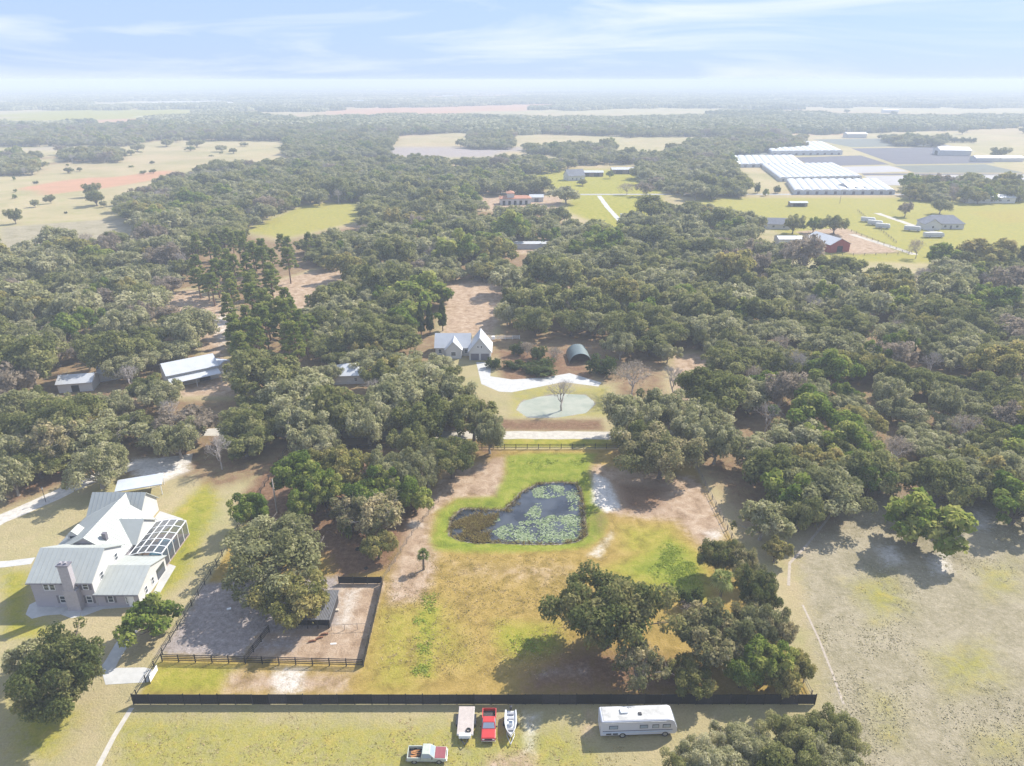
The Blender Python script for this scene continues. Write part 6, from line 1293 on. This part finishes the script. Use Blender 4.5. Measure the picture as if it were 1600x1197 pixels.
# ---------------------------------------------------------------- single trees and bushes in the open country
def lone(key, u, v, w, H, name, label, group=None, cat='tree'):
    tm, cm, R, H0 = TPL[key]; x, y = G(u, v); d = pixel_of(x, y, 0)[2]; s = w * d / FPX / 2 / (R * 1.1)
    return tree(key, x, y, s, (u * 7.3) % 6.28, name, label, group, H / H0, cat)
r9 = random.Random(4)
for i in range(46):
    u, v = r9.uniform(5, 430), r9.uniform(214, 352)
    if v > 352 - 0.42 * max(0, u - 60) * 0.9 or v < 222 - (u - 240) * 0.02: continue
    lone(['shrub0', 'shrub1', 'fresh0'][i % 3], u, v, r9.uniform(4, 9), r9.uniform(1.2, 3), 'pasture_bush', 'small bush in the open straw pasture beyond the wood', 'bushes in the far straw pasture', 'bush')
for u, v, w in ((275, 222, 18), (308, 230, 26), (298, 236, 14), (347, 237, 20), (365, 240, 16), (383, 229, 14), (215, 237, 24), (260, 229, 24), (205, 243, 16), (175, 246, 34), (120, 247, 44), (40, 267, 50), (145, 308, 26), (152, 322, 34), (163, 324, 12), (55, 324, 14), (80, 318, 16), (25, 350, 24), (240, 271, 10), (225, 273, 8), (108, 271, 14), (125, 268, 10)):
    lone(['oak0', 'oak1', 'fresh0', 'moss1'][int(u) % 4], u, v, w, max(3.5, min(9.5, w * 0.35)), 'pasture_oak' if w > 15 else 'pasture_bush', ('round oak standing in the open straw pasture beyond the wood' if w > 15 else 'small bush in the open straw pasture beyond the wood'), ('oaks in the far straw pasture' if w > 15 else 'bushes in the far straw pasture'), 'tree' if w > 15 else 'bush')
for u, v, w in ((728, 231, 18), (755, 227, 26), (775, 227, 30), (720, 229, 14), (845, 190, 12), (868, 204, 26), (885, 200, 16), (918, 191, 14), (935, 204, 22), (960, 203, 40), (1000, 204, 34), (1030, 206, 18), (1070, 194, 12), (1085, 205, 16), (1105, 206, 14), (985, 215, 20), (1120, 196, 10), (940, 192, 10), (1135, 196, 12)):
    lone(['oak0', 'oak3', 'moss1'][int(u) % 3], u, v, w, 9, 'meadow_oak', 'oak dotted about the far pale meadow behind the wood', 'oaks in the far pale meadow')
for u, v, w, H, k, lab in ((842, 302, 52, 12, 'oak1', 'large oak beside the villa and the meadow road'), (884, 318, 46, 11, 'moss0', 'spreading oak between the villa and the meadow drive'), (1238, 366, 36, 10, 'oak1', 'round trimmed oak by the grey roofed pasture house'), (1302, 366, 38, 10, 'oak2', 'round trimmed oak past the pasture house'), (1270, 364, 24, 8, 'fresh0', 'lighter tree between the two trimmed pasture oaks'),
                          (1468, 334, 30, 9, 'moss1', 'oak rising behind the ranch house'), (1466, 400, 28, 6, 'oak2', 'green bush beside the bare tree at the far pasture hedge'), (1510, 404, 30, 6, 'oak3', 'bush in the middle of the far pasture hedge'), (1530, 403, 26, 7, 'oak0', 'taller bush at the end of the far pasture hedge'), (1560, 248, 28, 11, 'oak1', 'lone oak behind the nursery sheds'), (910, 290, 16, 5, 'oak2', 'small dark oak near the meadow house'),
                          (812, 280, 16, 4, 'oak2', 'dark bush at the edge of the far green meadow'), (953, 279, 10, 7, 'fresh1', 'small tree between the two white roofed barns'), (1183, 302, 10, 7, 'shrub1', 'dark narrow tree by the greenhouse drive'), (1214, 302, 12, 5, 'shrub1', 'dark bush at the greenhouse corner by the road'), (1196, 306, 10, 5, 'shrub0', 'smaller dark bush at the greenhouse corner')):
    lone(k, u, v, w, H, 'open_ground_oak' if w > 14 else 'roadside_bush', lab, None, 'tree' if w > 14 else 'bush')
for u in range(1400, 1530, 13): lone('shrub1', u, 221.5 + (u - 1400) * 0.012, 15, 6, 'hedge_tree', 'dark clipped tree in the long hedge behind the nursery', 'hedge behind the nursery')
r8 = random.Random(12)
for i in range(46):
    u, v = r8.uniform(1150, 1600), r8.choice([r8.uniform(176, 200), r8.uniform(200, 213)]); lone(['oak0', 'oak3', 'moss1', 'fresh0'][i % 4], u, v, r8.uniform(6, 15) * (v - 125) / 70, 9, 'plain_oak', 'oak scattered over the plain behind the nursery', 'oaks on the plain behind the nursery')
# trees round the motorhome
for u, v, w, H, k, lab in ((1088, 1190, 92, 6.0, 'close_moss', 'mossy oak leaning over the front of the motorhome'), (1165, 1168, 100, 6.5, 'close_moss', 'pale mossy oak outside the black fence past the motorhome'), (1240, 1160, 100, 6.5, 'close_green', 'wide mossy oak outside the black fence corner'), (1310, 1150, 90, 7, 'close_green', 'green oak by the pasture edge outside the black fence'),
                          (1275, 1192, 96, 7, 'close_moss', 'mossy oak between the green oaks outside the black fence corner'), (1055, 1228, 84, 6, 'close_green', 'low green oak in front of the motorhome wheels'), (1190, 1192, 96, 7, 'close_moss', 'grey oak in the middle of the group past the motorhome'), (1130, 1215, 120, 7.5, 'close_moss', 'mossy oak in front of the motorhome oaks'), (1230, 1215, 130, 8, 'close_green', 'green oak in front of the mossy oaks by the motorhome'), (1320, 1215, 100, 8, 'close_moss', 'mossy oak beside the pasture in front of the green oak')):
    at(k, u, v, w, H, 'roadside_oak', lab, u * 0.21)

# big oaks on both sides of the lane behind the lot, and round trees along the far margin of the pasture
for i, (u, v, w, H) in enumerate(((475, 662, 92, 10.5), (528, 640, 96, 11.5), (575, 662, 88, 10), (618, 628, 100, 12), (662, 655, 92, 11), (705, 620, 88, 11.5), (740, 652, 84, 11), (765, 678, 60, 9), (500, 690, 70, 8.5), (640, 690, 66, 8.5))):
    at(['nearmoss0', 'nearoak0', 'nearmoss1', 'nearmoss2', 'nearoak1'][i % 5], u, v, w, H, 'lane_oak', 'big spreading oak over the lane behind the lot grove', i * 1.3, 'oaks over the lane behind the lot grove')
for i, (u, v, w, H) in enumerate(((985, 652, 84, 10.5), (1038, 640, 88, 11), (1010, 684, 70, 9), (1078, 668, 80, 10), (1120, 690, 80, 10))):
    at(['nearmoss1', 'nearmoss0', 'nearoak0'][i % 3], u, v, w, H, 'lane_oak', 'spreading grey-green oak where the lane passes the drooping corner oak', i * 0.9, 'oaks beside the lane past the small pond')
for i, (u, v, w, H) in enumerate(((1345, 742, 84, 9), (1300, 765, 60, 7.5), (1395, 738, 66, 8.5), (1490, 760, 56, 7.5), (1580, 735, 80, 9), (1275, 720, 70, 8.5))):
    at(['nearfresh0', 'nearmoss2', 'neargold0'][i % 3], u, v, w, H, 'margin_oak', 'rounded light oak at the wood margin facing the rough pasture', i * 1.1, 'round oaks at the wood margin by the pasture')
